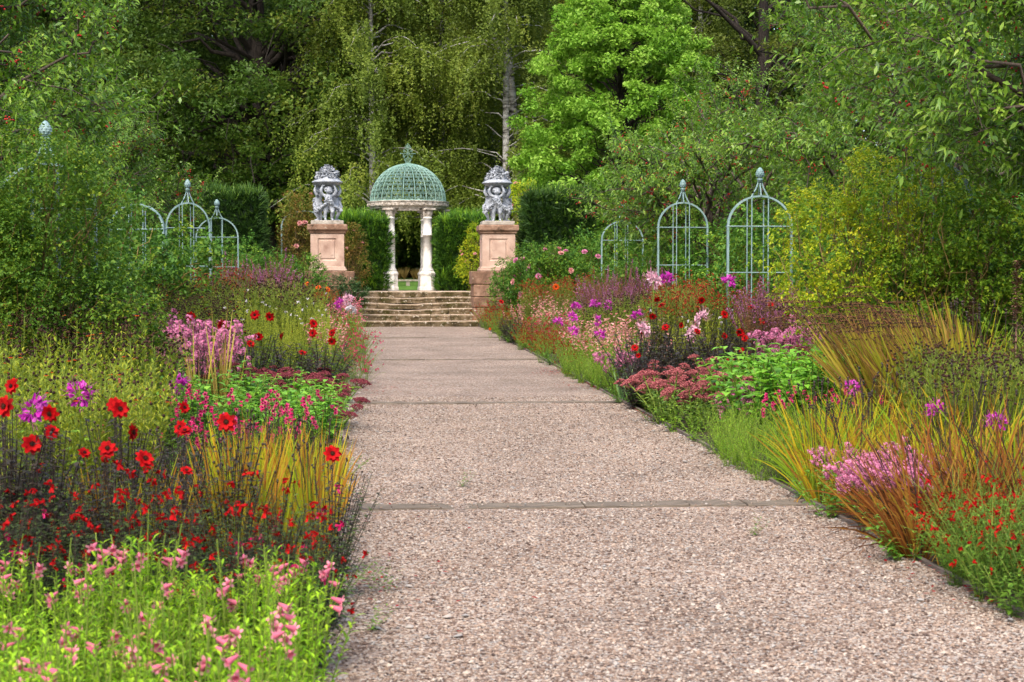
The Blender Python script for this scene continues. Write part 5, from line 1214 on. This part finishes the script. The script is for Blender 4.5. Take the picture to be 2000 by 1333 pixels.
# ================================================================== PLANTING
PR_ = np.random.default_rng(99)
PLACED = 0
def plant(kind, x, y, s, rz, name, label, cat, group, v=None, z=None, flip=False):
    global PLACED
    vs = SPEC[kind]; t = vs[(PLACED if v is None else v) % len(vs)]; PLACED += 1
    zg = gzf(x, y) if z is None else z
    r = empty(name, (x, y, zg), rz, label, cat, group); r.scale = (s, s, s)
    for nm, me, kd in t['parts']: mesh_obj(nm, me, r, kind=kd)
    for k, (p, d, sc) in enumerate(t['slots']):
        o = mesh_obj(t['sub'], t['flower'][(PLACED + k) % len(t['flower'])], r); o.location = p; f = sc / s ** .5
        if d is None:
            w = Vector(t['face']) + Vector(PR_.normal(0, .55, 3)); w.rotate(Matrix.Rotation(-rz, 3, 'Z')); d = np.array(w)
        o.rotation_euler = Vector(d).to_track_quat('Z', 'Y').to_euler(); o.scale = (f, f, f)
    return r
def drift(kind, name, label, cat, px, d, n, h, tries=14, xlim=None, rz=None, hj=.12, group=None, vl=None):
    """n plants of one kind over a patch of the bed; px and d bound the patch"""
    if kind not in SPEC: raise KeyError(kind)
    pts = []
    for _ in range(n):
        best, bd = None, -1
        for _t in range(tries):
            dd = PR_.uniform(*d); pp = PR_.uniform(*px); x, y = xy(pp, dd)
            if xlim and not (xlim[0] <= x <= xlim[1]): continue
            m = min([(x - a) ** 2 + (y - b) ** 2 * .6 for a, b in pts], default=9e9)
            if m > bd: bd, best = m, (x, y)
        if best: pts.append(best)
    xs = np.array([p[0] for p in pts]); ys = np.array([p[1] for p in pts]); group = group or ('drift of ' + label)
    for x, y in pts:
        nv = int(PR_.integers(0, 60)); lab = label if not vl else vl[nv % len(SPEC[kind])] + ' ' + label; out = PL - xs if x < 1.6 else xs - PR; o = PL - x if x < 1.6 else x - PR
        if len(pts) >= 5 and len(lab.split()) <= 13:
            if o <= np.quantile(out, .2): lab = lab + ', closest to gravel'
            elif o >= np.quantile(out, .8): lab = lab + ', furthest from gravel'
            elif y >= np.quantile(ys, .72): lab = lab + ', towards the steps'
        hh = (h if np.isscalar(h) else h[0] + (h[1] - h[0]) * PR_.random()) * (1 + hj * PR_.normal() * .5); h0 = SPEC[kind][0]['h']
        plant(kind, x, y, hh / h0, PR_.uniform(0, 2 * PI) if rz is None else PR_.normal(rz, .25), name, lab, cat, group, v=nv)
def single(kind, name, label, cat, px, py, d, group=None, rz=None, v=None):
    """one plant whose top stands at the height seen"""
    x, y = xy(px, d); h = zz(py, d) - gzf(x, y); h0 = SPEC[kind][0]['h']
    return plant(kind, x, y, h / h0, PR_.uniform(-.5, .5) if rz is None else rz, name, label, cat, group, v=v)
LX = (-9, -.12); RX = (3.42, 14)
# ---------------- bed on the temple axis's west side (x < path)
drift('penstemon_lime', 'penstemon', 'beside the path edge', 'flower', (-80, 650), (5.2, 7.5), 58, (.52, .66), xlim=(-9, -.19), vl=['lime green penstemon with several pink bells', 'lime green penstemon with two pink bells', 'lime green penstemon without open bells'], group='lime green penstemons')
drift('salvia_dark', 'salvia', 'behind the lime green penstemons', 'flower', (-60, 670), (7.4, 9.2), 48, (.6, .8), xlim=(-9, -.12), vl=['bushy dark-leaved salvia with small scarlet flowers', 'dark-leaved salvia with small scarlet flowers', 'dark-leaved salvia with small cerise flowers'], group='dark-leaved salvias')
drift('dahlia_dark', 'dahlia', 'black-leaved dahlia without an open bloom between the scarlet salvias and yellow sword leaves', 'flower', (-60, 420), (8.9, 10.4), 9, (.72, .86))
for px, py, d in ((22, 755, 9.4), (8, 795, 9.0), (96, 808, 9.6), (100, 842, 9.2), (232, 800, 10.2), (256, 845, 9.6), (360, 843, 9.7), (441, 826, 9.8), (208, 878, 9.0), (358, 797, 11.), (648, 888, 9.8)):
    single('dahlia_dark', 'dahlia', 'black-leaved dahlia with one large scarlet bloom in front of the sneezeweed', 'flower', px, py, d, 'scarlet dahlias near the penstemons')
drift('sword_upright', 'montbretia', 'upright yellow-orange sword leaves by the path behind scarlet salvias', 'plant', (450, 645), (9.6, 12.2), 16, (.74, .88), xlim=(-9, -.22))
drift('sword_upright', 'montbretia', 'yellowed sword leaves mixed into the black-leaved dahlias', 'plant', (150, 460), (9.6, 10.8), 9, (.6, .72))
drift('fine_cerise', 'penstemon', 'fine green penstemon with cerise bells between sneezeweed and yellow sword leaves', 'flower', (220, 600), (12.2, 15.5), 22, (.62, .74), xlim=LX)
drift('helenium', 'sneezeweed', 'yellow-green sneezeweed with dark round seed heads below the rose-covered arch', 'flower', (-60, 290), (15.5, 20.5), 46, (1.16, 1.32), xlim=LX)
drift('helenium_leafy', 'sneezeweed', 'leafy yellow-green sneezeweed with few heads behind the scarlet dahlias', 'flower', (-60, 285), (11.3, 15.5), 34, (1.0, 1.16), xlim=LX)
drift('broad_dahlia', 'dahlia', 'broad-leaved light green dahlia between stonecrop and tan spear leaves', 'plant', (330, 650), (16.2, 19.8), 20, (.55, .72), xlim=LX)
drift('sedum_dark', 'stonecrop', 'dark red stonecrop with flat heads beside the broad green dahlia leaves', 'flower', (440, 672), (19.8, 21.8), 9, (.48, .6), xlim=LX)
drift('sedum_dark', 'stonecrop', 'small dark red stonecrop at the very edge of the gravel, leaning on the timber board', 'flower', (628, 668), (17.6, 19.2), 3, (.34, .42), xlim=LX)
drift('phlox', 'phlox', 'pink phlox with airy heads behind the tan spear leaves', 'flower', (305, 450), (19.6, 23.), 11, (1.02, 1.22))
for px, py, d in ((385, 612, 19.2), (428, 585, 19.4), (452, 660, 19.6)):
    single('phormium_tan', 'flax_lily', 'straw-coloured spear-leaved clump between pink phlox and green dahlia leaves', 'plant', px, py, d, 'straw spear leaves by the phlox')
drift('dark_bush', 'dahlia', 'low black-leaved dahlia foliage behind the dark red stonecrop', 'plant', (490, 645), (21.5, 24.), 10, (.72, .95), xlim=LX)
for px, py, d in ((372, 618, 22), (498, 616, 23), (527, 619, 24), (551, 657, 22), (489, 672, 21.5), (612, 633, 24), (611, 651, 23), (649, 651, 23.5), (648, 667, 23), (505, 658, 22.5), (590, 690, 21.8)):
    single('dahlia_red', 'dahlia', 'green-leaved dahlia with one scarlet bloom above the dark foliage and spires', 'flower', px, py, d, 'scarlet dahlias in the middle of the bed by the spires')
single('dahlia_full', 'dahlia', 'dahlia with a large full crimson ball bloom beside the straw spear leaves', 'flower', 436, 637, 20.5)
drift('spire', 'speedwell', 'yellow-green seeding spires with a few white florets behind the crimson ball dahlia', 'plant', (450, 640), (24.8, 31), 34, (1.1, 1.26), xlim=LX)
drift('helenium', 'sneezeweed', 'olive sneezeweed between phlox and the clear-standing iron arch', 'flower', (300, 460), (23.5, 28.5), 16, (1.1, 1.3))
drift('helenium_brown', 'sneezeweed', 'brown sneezeweed with black seed heads at the foot of the clear-standing iron arch', 'flower', (270, 600), (29, 34.5), 40, (1.38, 1.52), xlim=LX)
drift('helenium_red', 'sneezeweed', 'rusty red sneezeweed around the posts of the joined iron arches', 'flower', (250, 480), (31.5, 35), 12, (1.5, 1.62), xlim=LX)
drift('loosestrife', 'loosestrife', 'purple-brown loosestrife in front of the clipped yew by the oak', 'flower', (420, 550), (35.5, 39), 9, (1.68, 1.95), xlim=LX)
drift('salvia_cerise', 'salvia', 'airy salvia with cerise flowers hanging over the gravel edge before the steps', 'flower', (640, 730), (23.5, 34), 22, (.7, .86), xlim=(-1.2, .12))
drift('penstemon_shell', 'penstemon', 'shell pink penstemon among red dahlias near the path edge', 'flower', (610, 690), (25, 33), 14, (.86, 1.02), xlim=(-2.5, -.3))
drift('fine_green', 'penstemon', 'bright green flowerless mound at the path edge under pink penstemons', 'plant', (620, 690), (22, 26), 6, (.52, .64), xlim=(-1.5, -.2))
drift('salvia_red', 'salvia', 'red-flowered salvia between the spires and the steps', 'flower', (560, 680), (31, 37), 18, (.8, .96), xlim=LX)
drift('penstemon_pink', 'penstemon', 'pink penstemon spikes beside the lowest stone step', 'flower', (650, 715), (36, 44.5), 20, (.86, 1.05), xlim=(-2.2, -.05))
drift('helenium_red', 'sneezeweed', 'rusty sneezeweed between loosestrife and the streaked pedestal', 'flower', (540, 650), (38, 43), 14, (1.1, 1.3), xlim=LX)
drift('dark_bush', 'dahlia', 'black-leaved clump in front of the streaked pedestal', 'plant', (585, 650), (37, 40), 5, (.9, 1.05), xlim=LX)
for px, py, d in ((575, 592, 38), (600, 555, 43), (622, 562, 42), (640, 566, 41), (570, 578, 40), (652, 585, 36)):
    single('dahlia_orange', 'dahlia', 'orange dahlia bloom among pink penstemons before the streaked pedestal', 'flower', px, py, d, 'orange dahlias by the pedestal')
single('cleome_magenta', 'spider_flower', 'purple spider flower beside white and pink blooms near the steps', 'flower', 664, 592, 31)
single('cleome_pink', 'spider_flower', 'tall pale pink spider flower beside the purple one near the steps', 'flower', 680, 585, 31.5)
single('cleome_white', 'spider_flower', 'white spider flower near the steps', 'flower', 686, 603, 31)
single('cleome_magenta', 'spider_flower', 'magenta spider flower in front of the yellow-green sneezeweed', 'flower', 154, 766, 11.2)
single('cleome_magenta', 'spider_flower', 'violet spider flower above the cerise penstemon', 'flower', 350, 752, 13.5)
single('cleome_magenta', 'spider_flower', 'violet spider flower behind the nearest scarlet dahlias', 'flower', 60, 795, 10.4)
# ---------------- bed on the crab-apple arch side (x > path)
drift('salvia_red', 'salvia', 'leafy scarlet salvia bush at the timber edging beside the rusty sword leaves', 'flower', (1870, 2080), (8.4, 10.6), 20, (.62, .84), xlim=(3.38, 14))
drift('sword_rust', 'montbretia', 'rusty orange-brown sword leaves flopping over the path', 'plant', (1760, 2040), (10.2, 12.2), 14, (.8, .95), xlim=(3.42, 14), rz=0)
drift('pink_clump', 'salvia', 'low pink-flowered clump at the path edge between yellow and rusty sword leaves', 'flower', (1680, 1770), (11.2, 12.2), 8, (.52, .66), xlim=(3.28, 14), rz=0)
drift('sword_yellow', 'montbretia', 'arching yellow-green sword leaves between the fine green mound and pink clump', 'plant', (1590, 1850), (12.5, 15.0), 18, (.7, .9), xlim=(3.36, 14))
drift('sword_yellow', 'montbretia', 'yellow sword leaves behind the rusty ones, magenta spider flowers above', 'plant', (1840, 2040), (12., 13.6), 7, (.86, 1.), xlim=RX)
drift('fine_green', 'bluestar', 'feathery bright green mound at the path edge before the pink stonecrop', 'plant', (1400, 1680), (14.0, 17.0), 34, (.46, .62), xlim=(3.3, 14))
drift('fine_cerise', 'penstemon', 'feathery green penstemon with cerise bells above the bright green mound', 'flower', (1480, 1740), (15.2, 16.8), 7, (.58, .68), xlim=RX)
drift('helenium_brown', 'sneezeweed', 'olive-brown leafy sneezeweed with dark heads before the straw sword leaves', 'flower', (1780, 2040), (13.4, 16.8), 26, (1.0, 1.18), xlim=RX)
drift('sword_yellow', 'montbretia', 'tall yellow-green sword leaves behind the olive-brown sneezeweed', 'plant', (1840, 1960), (17, 18), 6, (1.2, 1.35), xlim=RX)
drift('broad_dahlia', 'dahlia', 'broad-leaved light green dahlia between pink stonecrop and straw sword leaves', 'plant', (1440, 1745), (17.0, 20.0), 30, (.74, .98), xlim=RX)
drift('sedum', 'stonecrop', 'pink stonecrop with flat heads at the path edge beside the green dahlia leaves', 'flower', (1270, 1440), (18.2, 21.2), 15, (.5, .72), xlim=(3.32, 14))
drift('sedum', 'stonecrop', 'pink stonecrop half hidden behind the broad green dahlia leaves', 'flower', (1560, 1700), (20.2, 21.2), 5, (.74, .82), xlim=RX)
drift('pink_clump', 'salvia', 'lilac-pink flowered clump between pink stonecrop and the feathery green mound', 'flower', (1440, 1490), (17.6, 18.2), 3, (.62, .72), xlim=RX, rz=0)
drift('sword_straw', 'montbretia', 'straw-coloured sword leaves with dark seed sprays leaning over the path side', 'plant', (1730, 1920), (16.2, 18.2), 24, (1.2, 1.42), xlim=RX, rz=0)
drift('sword_straw', 'montbretia', 'low straw-coloured sword leaves among the pink phlox', 'plant', (1570, 1640), (20, 21.5), 4, (.8, .95), xlim=RX, rz=0)
drift('phlox', 'phlox', 'pink phlox under the straw sword leaves', 'flower', (1500, 1660), (20.6, 23), 14, (.86, 1.05), xlim=RX)
drift('dark_bush', 'dahlia', 'black-leaved dahlia foliage under the scarlet blooms beside the pink stonecrop', 'plant', (1240, 1500), (20.8, 24), 22, (.7, 1.0), xlim=(3.4, 14))
for px, py, d in ((1240, 680, 21.8), (1252, 652, 23), (1247, 695, 21.4), (1300, 640, 22.6), (1275, 618, 24), (1283, 585, 25), (1292, 597, 25), (1370, 587, 25), (1360, 633, 22.5), (1415, 615, 23.6), (1467, 601, 24.5), (1505, 596, 24), (1446, 650, 22), (1455, 661, 21.8), (1449, 684, 21.2), (1447, 652, 22), (1415, 657, 22.4), (1330, 636, 22.8), (1490, 628, 23.5), (1362, 648, 22.3), (1748, 697, 17), (1945, 610, 19)):
    single('dahlia_dark', 'dahlia', 'black-leaved dahlia with one scarlet bloom behind the pink stonecrop', 'flower', px, py, d, 'scarlet dahlias behind the pink stonecrop')
for px, py, d in ((1428, 706, 20.4), (1420, 735, 20), (1402, 824, 18.6), (1536, 617, 23), (1500, 735, 18.5)):
    single('dahlia_full', 'dahlia', 'dahlia with a full dark crimson ball bloom among the pink stonecrop', 'flower', px, py, d, 'crimson ball dahlias among the stonecrop')
for px, py, d, k in ((1275, 546, 26, 'p'), (1371, 620, 23.5, 'p'), (1256, 643, 23, 'p'), (1354, 650, 22.4, 'p')):
    single('cleome_pink', 'spider_flower', 'large pale pink spider flower among the scarlet dahlias', 'flower', px, py, d, 'pale pink spider flowers')
for px, py, d in ((1302, 543, 26.5), (1423, 547, 26)):
    single('cleome_magenta', 'spider_flower', 'magenta spider flower in front of the red sneezeweed by the arches', 'flower', px, py, d, 'magenta spider flowers by the arches')
for px, py, d in ((1717, 690, 17.2), (1665, 755, 16), (1828, 800, 13.2), (1950, 822, 12.4)):
    single('cleome_magenta', 'spider_flower', 'magenta spider flower above the green dahlia leaves and yellow sword leaves', 'flower', px, py, d, 'magenta spider flowers by the sword leaves')
for px, py, d in ((1125, 598, 30), (1162, 593, 30), (1118, 618, 28.5), (1090, 628, 28), (1245, 615, 27), (1172, 652, 25), (1165, 625, 28), (1120, 645, 26), (1188, 595, 31)):
    single('cleome_magenta', 'spider_flower', 'purple spider flower among shell pink penstemons', 'flower', px, py, d, 'purple spider flowers in the penstemons')
drift('iris_leaf', 'iris', 'blue-grey iris leaves at the path edge before the black-leaved dahlias', 'plant', (1195, 1240), (21.6, 22.8), 3, (.46, .56), xlim=(3.42, 14))
drift('pink_clump', 'salvia', 'pink flowered clump behind the blue-grey iris leaves', 'flower', (1195, 1235), (22.8, 23.6), 2, (.66, .74), xlim=RX, rz=0)
drift('fine_green', 'bluestar', 'lime green feathery mound at the path edge between red salvia and iris', 'plant', (1090, 1215), (23.0, 26.6), 16, (.5, .72), xlim=(3.28, 14))
drift('penstemon_shell', 'penstemon', 'shell pink penstemon among purple spider flowers', 'flower', (1100, 1290), (24.5, 30), 34, (.84, 1.02), xlim=(3.6, 14))
drift('salvia_lime_red', 'salvia', 'lime green salvia with dark red flowers along the path edge, fallen petals below', 'flower', (990, 1180), (26.3, 36.5), 36, (.58, .8), xlim=(3.26, 14))
drift('salvia_cerise', 'salvia', 'cerise salvia behind the lime green path edge plants', 'flower', (1000, 1130), (30, 37), 16, (.74, .88), xlim=(3.7, 14))
drift('helenium_brown', 'sneezeweed', 'olive-brown sneezeweed between shell pink penstemon and loosestrife', 'flower', (1130, 1290), (29.5, 33), 22, (1.1, 1.25), xlim=(4.2, 14))
drift('loosestrife', 'loosestrife', 'purple-brown loosestrife before the half hidden arch', 'flower', (1165, 1280), (33, 37), 11, (1.55, 1.8), xlim=RX)
drift('helenium_red', 'sneezeweed', 'rusty red sneezeweed at the feet of the two clear iron arches', 'flower', (1285, 1500), (25.5, 31.5), 40, (1.34, 1.56), xlim=RX)
drift('spire', 'speedwell', 'green spires between scarlet dahlias and rusty sneezeweed', 'plant', (1290, 1480), (23.8, 26), 13, (1.0, 1.15), xlim=RX)
drift('loosestrife', 'loosestrife', 'lilac-flowered loosestrife beside the tall arch, behind scarlet dahlias', 'flower', (1480, 1620), (22.8, 26.5), 14, (1.38, 1.6), xlim=RX)
drift('penstemon_shell', 'penstemon', 'shell pink penstemon near the steps below the pink roses', 'flower', (960, 1130), (36.5, 42), 24, (.9, 1.1), xlim=(3.7, 14))
drift('helenium_red', 'sneezeweed', 'rusty red sneezeweed below the pink roses', 'flower', (1030, 1180), (38.5, 42.5), 18, (1.3, 1.5), xlim=RX)
drift('salvia_lime_red', 'salvia', 'green salvia with red flowers beside the bottom stone step', 'flower', (900, 1000), (40, 46), 16, (.72, .9), xlim=(3.36, 6))
drift('dark_bush', 'dahlia', 'black-leaved bush at the gravel edge near the steps', 'plant', (965, 1020), (36, 38.5), 4, (.68, .82), xlim=(3.4, 14))
drift('red_leaf', 'barberry', 'russet pink foliage beside the black-leaved bush', 'plant', (1010, 1060), (34.5, 36.5), 4, (.62, .74), xlim=RX)
single('dahlia_orange', 'dahlia', 'orange dahlia bloom at the gravel edge before the black-leaved bush', 'flower', 957, 643, 39.6)
single('dahlia_red', 'dahlia', 'single orange-red dahlia bloom above the black-leaved bush', 'flower', 979, 590, 38.5)
single('dahlia_orange', 'dahlia', 'orange dahlia bloom below the rusty sneezeweed and roses', 'flower', 1086, 561, 38)
drift('pink_clump', 'salvia', 'pink clump beside the feathery mound and yellow sword leaves', 'flower', (1640, 1665), (12.6, 13.2), 2, (.5, .6), xlim=(3.28, 14), rz=0)
single('acanthus', 'bear_breeches', 'tall brown bear breeches spike by the berried crab apple', 'plant', 1985, 505, 16.5)
single('acanthus', 'bear_breeches', 'shorter brown bear breeches spike behind the olive sneezeweed', 'plant', 1898, 528, 18.5)
@species('filler', 3)
def _(i):
    P = stem_lines(12, .4, .28, hv=.4); g, s_ = Geo(), Geo(); tubes(s_, P, .0025, 3); leaves_on(g, P, 18, .07, .028, el=.5, droop=.35, nseg=2, t0=.05)
    return tpl(.4, [('foliage', g.mesh('foliage', [M_MIDLEAF, M_FINE, M_BROAD][i], False), None), ('stems', s_.mesh('stems', M_STEM), None)])
for px, d, n, lab, xl in (((-60, 690), (7.4, 12.5), 40, 'low green leafy perennial under dark salvias and black-leaved dahlias', (-6, -.15)), ((220, 690), (12.5, 24), 40, 'low green leafy perennial under cerise penstemon and stonecrop', (-7, -.12)), ((420, 715), (24, 44), 40, 'low green leafy perennial under red dahlias and spires', (-7, -.1)),
                     ((1560, 2060), (8.6, 14.5), 36, 'low green leafy perennial under the rusty and yellow sword leaves', (3.32, 9)), ((1180, 1900), (14.5, 24), 50, 'low green leafy perennial under pink stonecrop and scarlet dahlias', (3.3, 9)), ((910, 1300), (24, 45), 50, 'low green leafy perennial under shell pink penstemons', (3.28, 9))):
    drift('filler', 'leafy_perennial', lab, 'plant', px, d, n, (.28, .46), xlim=xl)
# ---------------- weeds and fallen petals
for px, d in ((735, 9.6), (705, 8.3), (708, 20.5), (890, 13.6), (755, 9.3), (1460, 11.2)):
    x, y = xy(px, d); plant('weed_tuft', x, y, 1.2, 0, 'weed', 'small green weed growing in the gravel', 'weed', 'weeds in the gravel', z=float(pathz(y)))
def petals_litter():
    g = Geo(); spots = [(712, 24, .35, 260), (690, 9.5, .3, 70), (1095, 27.5, .3, 420), (1150, 24.5, .3, 160), (930, 42, .5, 90), (1330, 20, .3, 40), (1880, 9.6, .3, 40), (720, 12.4, .3, 18)]
    P = []
    for px, d, r, n in spots:
        x, y = xy(px, d); P.append(np.stack([PR_.normal(x, r, n), PR_.normal(y, r * 1.8, n), np.zeros(n)], -1))
    P = np.concatenate(P); P[:, 0] = np.clip(P[:, 0], PL + .02, PR - .02); P[:, 2] = pathz(P[:, 1]) + .022; n = len(P)
    strips(g, P, unit(n, -.1, .2), np.array([0, 0, 1.]), PR_.uniform(.018, .04, n), .018, droop=.1, nseg=2, prof=[.5, 1, .6])
    mesh_obj('fallen_petals', g.mesh('fallen_petals', M_DKRED, False), label='red petals fallen on the gravel along the bed edges', cat='petals', kind='stuff')
petals_litter()

# ---------------- roses and climbers
def put_shrub(name, me, x, y, rz, label, cat='shrub', s=1., flowers=None, nf=0, fs=1., z=None, group=None, front=True):
    r = empty(name, (x, y, gzf(x, y) if z is None else z), rz, label, cat, group); r.scale = (s, s, s)
    mesh_obj('foliage', me[0], r); mesh_obj('canes', me[1], r)
    if nf:
        p, d = me[2], me[3]; c = np.cos(rz); sn = np.sin(rz); wy = d[:, 0] * sn + d[:, 1] * c
        ok = np.where((wy < -.1) & (d[:, 2] > -.5))[0]; pick = PR_.choice(ok, nf, replace=False)
        for k in pick:
            o = mesh_obj('flower', flowers[k % len(flowers)], r); o.location = p[k] + d[k] * .06; w = Vector(d[k]) + Vector((0, 0, .4)); o.rotation_euler = w.to_track_quat('Z', 'Y').to_euler(); o.scale = (fs, fs, fs)
    return r
CL1 = shrub(301, [(0, 0, 1.2, 1.25, 1.0, 1.25), (.1, 0, 2.35, 1.05, .9, .75), (-.7, .1, 1.9, .9, .8, .9), (.7, 0, .9, .8, .8, .9), (.2, -.2, 2.6, .8, .6, .5)], 10500, .036, .024, M_CLIMB, nst=90)
x, y = xy(48, 16.9); put_shrub('climbing_rose', CL1, x, y, 0, 'green climbing rose smothering the iron arch so only the acorn shows', flowers=None, s=.97)
x, y = xy(-60, 16.4); put_shrub('climbing_rose', CL1, x, y, 2.2, 'green rose bush next to the rose-smothered arch, behind the sneezeweed', s=.8)
CL2 = shrub(302, [(0, 0, 1.4, .9, .8, 1.3), (-.5, 0, 1.9, .8, .7, .8), (.3, 0, 2.6, .7, .6, .6)], 5200, .036, .024, M_ROSEYEL, nst=80)
x, y = xy(1700, 19.6); put_shrub('climbing_rose', CL2, x, y, 0, 'yellowing climbing rose on the arch behind the straw sword leaves', s=.98)
CL3 = shrub(308, [(0, 0, 1.2, 1.1, 1.0, 1.2), (.1, 0, 2.2, .95, .9, .7), (-.6, .1, 1.8, .8, .8, .8)], 5200, .042, .028, leaf_mat('olive_rose_leaf', [(.025, .065, .01), (.052, .112, .014), (.09, .155, .018), (.16, .2, .022)], var=.08, trans=.35), nst=70)
x, y = xy(1850, 19.2); put_shrub('climbing_rose', CL3, x, y, 2.9, 'olive climbing rose over the arch, crab apple branches above it', s=1.0)
SHG = shrub(303, [(0, 0, .9, .9, .8, .9), (.4, 0, 1.4, .6, .6, .6), (-.4, 0, 1.3, .6, .6, .7)], 3600, .045, .03, M_ROSELEAF, nst=60)
for px, d, s, rz, lab, nf in ((565, 44.5, 1.0, .2, 'green rose bush hiding the left foot of the streaked pedestal', 3), (1060, 44.0, 1.15, 1.3, 'pink-flowered rose bush leaning on the pedestal by the maple', 16), (1120, 43.5, 1.1, 3.0, 'pink-flowered rose bush before the dark yew block by the maple', 14),
                          (1010, 45.2, .95, 4.2, 'rose bush with peach and pink blooms at the foot of the pedestal', 8), (500, 46, .75, 2.2, 'green rose bush between loosestrife and the clipped yew', 2)):
    x, y = xy(px, d); put_shrub('rose_bush', SHG, x, y, rz, lab, s=s, flowers=ROSEF + ROSEP if nf > 3 else ROSEF, nf=nf, fs=1.5)
SHM = shrub(304, [(0, 0, 1.0, .7, .6, 1.0), (.1, 0, 1.9, .55, .5, .6)], 3000, .04, .026, M_ROSEYEL, nst=60)
SHR = shrub(305, [(0, 0, 1.0, .7, .6, 1.0), (.1, 0, 1.7, .6, .5, .7)], 2600, .04, .026, leaf_mat('bronze_rose_leaf', [(.04, .06, .014), (.07, .09, .018), (.13, .09, .03), (.2, .1, .05)], var=.1), nst=60)
for me, px, d, s, rz, lab, z in ((SHM, 932, 50.5, .82, 0, 'yellow-green climber between the temple yew and the pedestal by the maple', TOPZ), (SHM, 1025, 51.5, 1.35, 2., 'yellow-green climber on the wide arch behind the pedestal by the maple', TOPZ),
                             (SHR, 585, 50.5, 1.25, 1., 'bronze-leaved rose on the wide arch beside the streaked pedestal', TOPZ), (SHR, 688, 50, .85, 3., 'bronze-leaved rose with pale blooms between the streaked pedestal and the temple yew', TOPZ)):
    x, y = xy(px, d); put_shrub('climbing_rose', me, x, y, rz, lab, s=s, flowers=ROSEP, nf=7, fs=1.3, z=z - .02)
# leafy undergrowth behind the arches on both sides
SHU = shrub(306, [(0, 0, .8, 1.2, 1.0, .9), (.5, .2, 1.2, .8, .8, .8), (-.6, 0, 1.1, .8, .8, .8)], 3400, .055, .036, M_ROSELEAF, nst=40)
k = 0
for px, d, s, lab in ((20, 21.5, 1.2, 'dark leafy shrub under the large crab apple behind the smothered arch'), (300, 35.5, 1.2, 'leafy shrub behind the joined iron arches'), (200, 30, 1.5, 'leafy shrub between the smothered arch and the joined arches'), (430, 44, 1.2, 'leafy shrub under the small berried crab apple'),
                     (1150, 45.5, 1.3, 'leafy shrub under the small crab apple by the half hidden arch'), (1290, 40, 1.2, 'leafy shrub between the half hidden arch and the whole arch'), (1440, 34.5, 1.3, 'leafy shrub behind the tall arch'), (1600, 27.5, 1.3, 'leafy shrub behind the lilac loosestrife'), (1760, 23.5, 1.3, 'leafy shrub behind the yellowing climbing rose'), (1960, 20, 1.2, 'leafy shrub behind the tall bear breeches spike'), (1900, 26, 1.5, 'leafy shrub deep under the large crab apple over the yellowing rose')):
    x, y = xy(px, d); put_shrub('leafy_shrub', SHU, x, y, k * 1.3, lab, s=s); k += 1
# ivy over the plinth of the streaked pedestal, and tall dry grass on the lawn beyond the temple
IVY = shrub(307, [(0, 0, .35, .5, .25, .4), (.3, 0, .25, .4, .2, .3)], 1500, .04, .034, leaf_mat('ivy_leaf', [(.012, .035, .02), (.025, .06, .03), (.045, .09, .045)], var=.1), nst=20, lf=3)
x, y = xy(668, 46.2); put_shrub('ivy', IVY, x, y, 0, 'dark ivy over the plinth of the streaked pedestal', 'climber', z=1.15)
drift('dry_grass', 'meadow_grass', 'tuft of tall dry meadow grass on the lawn beyond the temple', 'grass', (700, 900), (64, 66.5), 30, (.42, .55))
